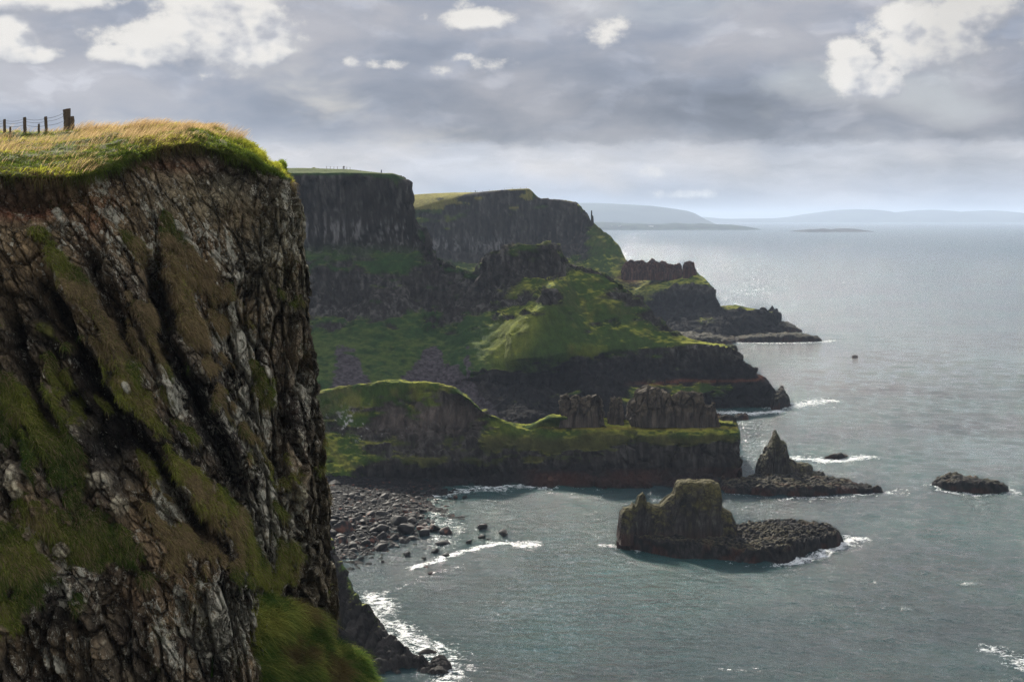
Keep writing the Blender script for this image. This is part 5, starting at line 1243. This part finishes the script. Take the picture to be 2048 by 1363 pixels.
# ------------------------------------------------------------------ distant land
def hill_range(name, prof, Yc, depth, label, seed, base_py=None, step=60., mat=M_hill, col=None, zamp=.06, kind='structure', cat='hills'):
    pts = [P(a, b, Yc) for a, b in prof]; xs = np.array([p[0] for p in pts]); zs = np.array([max(p[2], 0) for p in pts])
    n = max(30, int((xs[-1] - xs[0]) / step)); X = np.linspace(xs[0], xs[-1], n); Z = np.interp(X, xs, zs)
    m = 44; v = np.linspace(-1, 1, m)
    XX, V = np.meshgrid(X, v, indexing='ij'); prf = np.cos(V * math.pi / 2) ** .8
    co = np.stack([XX, Yc + V * depth, Z[:, None] * prf - 6 * (1 - prf)], -1).reshape(-1, 3)
    nz = fbm(co / (depth * .45), 5, seed=seed)
    co[:, 2] += nz * Z.max() * zamp * np.clip(prf.ravel() * 2, 0, 1) * np.clip(np.repeat(Z, m) / Z.max() * 3, 0, 1)
    f = fbm(co / (depth * .15), 4, seed=seed + 1)
    c = lerp(np.array([.016, .026, .026]), np.array([.035, .050, .040]), sst(f, -.3, .4)) if col is None else np.tile(col, (len(co), 1)) * (1 + .3 * f[:, None])
    sl = gnormals(co.reshape(n, m, 3)); fl = sl[..., 2].mean() > 0
    o = mesh_from(name, co, grid_faces(n, m, flip=fl), mat, c)
    return tag(o, label, cat, kind=kind)
hill_range('hills', [(900, 436), (1000, 408), (1060, 400), (1085, 398), (1110, 403), (1160, 404), (1210, 405), (1260, 408), (1300, 412), (1340, 417), (1365, 421), (1380, 428), (1392, 438), (1398, 446)], 21000, 2500, 'long flat topped green hill ending in a bluff across the bay', 951, step=90.)
hill_range('hills', [(1330, 436), (1400, 434), (1430, 437), (1470, 438), (1560, 437), (1600, 433), (1640, 425), (1680, 419), (1720, 418), (1745, 421), (1760, 426), (1790, 425), (1830, 421), (1870, 419), (1900, 423), (1930, 425), (1960, 421), (1980, 421), (2010, 427), (2060, 428), (2120, 422), (2250, 426), (2400, 440)], 34000, 4500, 'pale blue mountains along the horizon on the far side of the sea', 955, step=160.)
hill_range('hills', [(1020, 446), (1160, 444), (1250, 446), (1300, 447), (1400, 448), (1460, 449), (1490, 453), (1512, 457)], 11400, 420, 'low built-up point of land across the water', 960, step=25., zamp=.15)
hill_range('hills', [(1590, 462), (1610, 459), (1640, 457), (1660, 459), (1680, 457), (1705, 458), (1725, 461), (1748, 463)], 9600, 260, 'string of low skerries out on the open sea', 965, step=12., zamp=.3, col=np.array([.05, .05, .05]))

def house_mesh(w, l, h, r, wall, roof, name='house'):
    co = np.array([[-l, -w, 0], [l, -w, 0], [l, w, 0], [-l, w, 0], [-l, -w, h], [l, -w, h], [l, w, h], [-l, w, h], [-l * 1.04, 0, h + r], [l * 1.04, 0, h + r]])
    f = [[0, 1, 5, 4], [1, 2, 6, 5], [2, 3, 7, 6], [3, 0, 4, 7], [4, 5, 9, 8], [6, 7, 8, 9], [5, 6, 9, -1], [7, 4, 8, -1]]
    c = np.tile(wall, (10, 1)).astype(float)
    me = bpy.data.meshes.new(name)
    me.from_pydata(co.tolist(), [], [[i for i in q if i >= 0] for q in f]); me.materials.append(wall_m); me.materials.append(roof_m)
    for k in (4, 5): me.polygons[k].material_index = 1
    return me
wall_m = mat_plain('white render', (.75, .74, .70), scale=.3, var=.1); roof_m = mat_plain('slate', (.10, .10, .11), scale=.3, var=.2)
def bld_town():
    rng = np.random.RandomState(5)
    ms = [house_mesh(5, 8 + 3 * k, 6 + 2 * k, 3, None, None) for k in range(3)]
    for k in range(56):
        px = rng.uniform(1175, 1440); y = 11150 + rng.uniform(-60, 300)
        x = (px - 1024) / F * y * 1.0
        o = bpy.data.objects.new('house', ms[rng.randint(3)]); C.objects.link(o); o.location = (x, y, rng.uniform(8, 24) * np.clip((1460 - px) / 120, .3, 1)); o.rotation_euler = (0, 0, rng.uniform(0, 3.14)); o.scale = (1.4, 1.4, 1.1)
        tag(o, 'white house in the distant town on the low point across the water', 'house', 'houses of the distant town')
bld_town()

# ------------------------------------------------------------------ fence on the cliff top
M_wood = mat_plain('weathered post', (.085, .062, .042), .9, 9, .4); M_wire = mat_plain('fence wire', (.10, .095, .09), .95, 20, .2, 0)
def fg_ground(px, py):
    k = np.argmin((FG['px'] - px) ** 2 + (FG['py'] - py) ** 2 + (FG['face'] > .3) * 1e6 + (FG['co'][:, 1] > 101.5) * 1e6)
    return FG['co'][k].copy()
def post_part(root, g, w, h, lean, seed, name='post'):
    """rough squared timber with a slanting sawn top"""
    rng = np.random.RandomState(seed); n = 14; m = 16; cs = []
    for i in range(n):
        t = i / (n - 1)
        for j in range(m):
            a = 2 * math.pi * j / m; c, s_ = math.cos(a), math.sin(a)
            sq = (abs(c) ** 4 + abs(s_) ** 4) ** -.25
            r = w * sq * (1 + .05 * math.sin(t * 7 + seed)) * (1.06 - .1 * t)
            cs.append((c * r + lean[0] * t * h, s_ * r + lean[1] * t * h, -.35 + t * (h + .35) + (t > .99) * c * w * .25))
    top = len(cs); cs.append((lean[0] * h, lean[1] * h, h))
    co = np.array(cs); co += fbm(co * 6 + seed, 3, seed=seed)[:, None] * w * .12
    f = [[i * m + j, i * m + (j + 1) % m, (i + 1) * m + (j + 1) % m, (i + 1) * m + j] for i in range(n - 1) for j in range(m)]
    f += [[(n - 1) * m + j, (n - 1) * m + (j + 1) % m, top] for j in range(m)]
    me = bpy.data.meshes.new(name); me.from_pydata(co.tolist(), [], f); me.materials.append(M_wood)
    o = bpy.data.objects.new(name, me); C.objects.link(o); o.parent = root; o.location = Vector(g) - Vector(root.location); return o
def wire_part(root, pts, r=.012, name='wire'):
    co = []; f = []; m = 5
    for i, p in enumerate(pts):
        for j in range(m): a = 2 * math.pi * j / m; co.append((p[0], p[1] + r * math.cos(a), p[2] + r * math.sin(a)))
    for i in range(len(pts) - 1):
        for j in range(m): f.append([i * m + j, i * m + (j + 1) % m, (i + 1) * m + (j + 1) % m, (i + 1) * m + j])
    me = bpy.data.meshes.new(name); me.from_pydata(co, [], f); me.materials.append(M_wire)
    o = bpy.data.objects.new(name, me); C.objects.link(o); o.parent = root; o.location = -Vector(root.location); return o
def bld_fence():
    near = [(134, 264, 13, 42, (.02, 0)), (94, 272, 5.5, 36, (-.03, 0)), (51, 273, 6, 31, (.0, 0)), (10, 274, 5, 26, (.02, 0)), (-60, 276, 6, 32, (.02, 0))]
    g0 = fg_ground(134, 264)
    root = empty('fence', tuple(g0), 'weathered post and wire fence at the left on the cliff top', 'fence')
    gs = []
    for k, (px, py, w, h, lean) in enumerate(near):
        g = fg_ground(px, py); sc = g[1] / F
        gs.append((g, h * sc)); post_part(root, g, w * sc / 2, h * sc, lean, 20 + k)
    g = g0 + np.array([12 * g0[1] / F, -.1, 0]); post_part(root, g, 4.5 * g0[1] / F, 27 * g0[1] / F, (-.05, 0), 40, 'strut')
    for hf in (.52, .74, .92):
        for (a, ha), (b, hb) in zip(gs[:-1], gs[1:]):
            pts = []
            for i in range(13):
                t = i / 12; p = a * (1 - t) + b * t; p[2] += (ha * (1 - t) + hb * t) * hf * (1 if hf < .9 else .98) - .10 * math.sin(math.pi * t); pts.append(p)
            wire_part(root, pts)
    root2 = empty('fence', tuple(fg_ground(78, 274)), 'second row of small short posts standing behind the main fence', 'fence')
    for k, (px, py, w, h) in enumerate([(78, 274, 4, 20), (20, 282, 4, 24), (-40, 280, 4, 24)]):
        g = fg_ground(px, py); sc = g[1] / F; post_part(root2, g, w * sc / 2, h * sc, (.03, 0), 60 + k)
bld_fence()

# posts and walkers on the two far plateaus
def near_co(H, px, ridge_only=True):
    o, co, n, hx, hy, ch = H
    k = np.where((np.abs(hx - px) < 1.2) & (co[:, 2] > 95))[0]
    if not len(k): return None
    k = k[np.argmin(hy[k])]; return co[k].copy()
def bld_far_posts():
    for (H, pxs, lab) in ((MID, [652, 661, 668, 676, 686, 694, 701], 'tiny row of fence posts on the edge of the tall cliff tower'), (FARH, [930, 941, 953, 965, 978, 1010, 1024, 1040, 1052], 'tiny row of fence posts along the top of the farthest cliff')):
        gs = [near_co(H, p) for p in pxs]; gs = [g for g in gs if g is not None]
        if not gs: continue
        root = empty('fence', tuple(gs[0]), lab, 'fence')
        for k, g in enumerate(gs): post_part(root, g, .10, 1.35, (0, 0), 80 + k)
        wire_part(root, [g + np.array([0, 0, 1.1]) for g in gs], .02)
bld_far_posts()

def person(px, H, jacket, label, seed, face=1):
    g = near_co(H, px)
    if g is None: return
    me = bpy.data.meshes.new('person')
    J = [(0, 0, .95), (0, 0, 1.15), (0, 0, 1.42), (0, 0, 1.52), (0, .02, 1.60), (0, .02, 1.72),            # pelvis..head 0-5
         (.18, 0, 1.42), (.27, 0, 1.14), (.25, -.10, .90), (-.18, 0, 1.42), (-.27, 0, 1.14), (-.24, -.08, .90),   # arms 6-11
         (.10, 0, .90), (.11, -.06, .50), (.12, .04, .08), (.12, -.10, .04), (-.10, 0, .90), (-.11, .06, .50), (-.12, .14, .08), (-.12, .0, .04)]
    Ed = [(0, 1), (1, 2), (2, 3), (3, 4), (4, 5), (2, 6), (6, 7), (7, 8), (2, 9), (9, 10), (10, 11), (0, 12), (12, 13), (13, 14), (14, 15), (0, 16), (16, 17), (17, 18), (18, 19)]
    rad = [.15, .14, .17, .06, .09, .085, .07, .05, .035, .07, .05, .035, .09, .065, .045, .035, .09, .065, .045, .035]
    me.from_pydata(J, Ed, []); o = bpy.data.objects.new('person', me); C.objects.link(o)
    sk = o.modifiers.new('skin', 'SKIN'); 
    if not me.skin_vertices: me.attributes  # layer is made with the modifier below
    bm_has = len(me.skin_vertices) > 0
    if not bm_has:
        import bmesh
        b = bmesh.new(); b.from_mesh(me); lay = b.verts.layers.skin.verify(); b.verts.ensure_lookup_table()
        for v, r in zip(b.verts, rad): v[lay].radius = (r, r)
        b.verts[0][lay].use_root = True
        b.to_mesh(me); b.free()
    sub = o.modifiers.new('sub', 'SUBSURF'); sub.levels = 1; sub.render_levels = 1
    me.materials.append(mat_plain('walker clothes', jacket, .8, 4, .2))
    o.location = g; o.rotation_euler = (0, 0, seed * 1.3)
    tag(o, label, 'person')
person(762, MID, (.03, .03, .05), 'walker in dark clothes alone near the edge of the cliff tower', 1)
person(688, MID, (.05, .03, .03), 'walker in dark clothes beside the fence posts on the cliff tower', 2)
person(950, FARH, (.03, .04, .06), 'walker in dark clothes on top of the farthest cliff', 3)

# ------------------------------------------------------------------ haze over sea and land
def bld_haze():
    x, y0, y1, zb, zt = 60000, -500, 95000, -5, 420
    co = [(-x, y0, zb), (x, y0, zb), (x, y1, zb), (-x, y1, zb), (-x, y0, zt), (x, y0, zt), (x, y1, zt), (-x, y1, zt)]
    f = [(0, 3, 2, 1), (4, 5, 6, 7), (0, 1, 5, 4), (1, 2, 6, 5), (2, 3, 7, 6), (3, 0, 4, 7)]
    me = bpy.data.meshes.new('haze'); me.from_pydata(co, [], f)
    m = bpy.data.materials.new('haze air'); m.use_nodes = True; nt = m.node_tree; nt.nodes.clear()
    m.cycles.volume_sampling = 'DISTANCE'; v = nt.nodes.new('ShaderNodeVolumePrincipled'); v.inputs['Color'].default_value = (.66, .79, 1.0, 1); v.inputs['Density'].default_value = HAZE; v.inputs['Anisotropy'].default_value = 0
    o_ = nt.nodes.new('ShaderNodeOutputMaterial'); nt.links.new(v.outputs[0], o_.inputs['Volume']); me.materials.append(m)
    o = bpy.data.objects.new('haze', me); C.objects.link(o)
    tag(o, 'thin blue grey sea haze veiling the far headlands and hills', 'haze', kind='stuff')
HAZE = 0.000042
bld_haze()
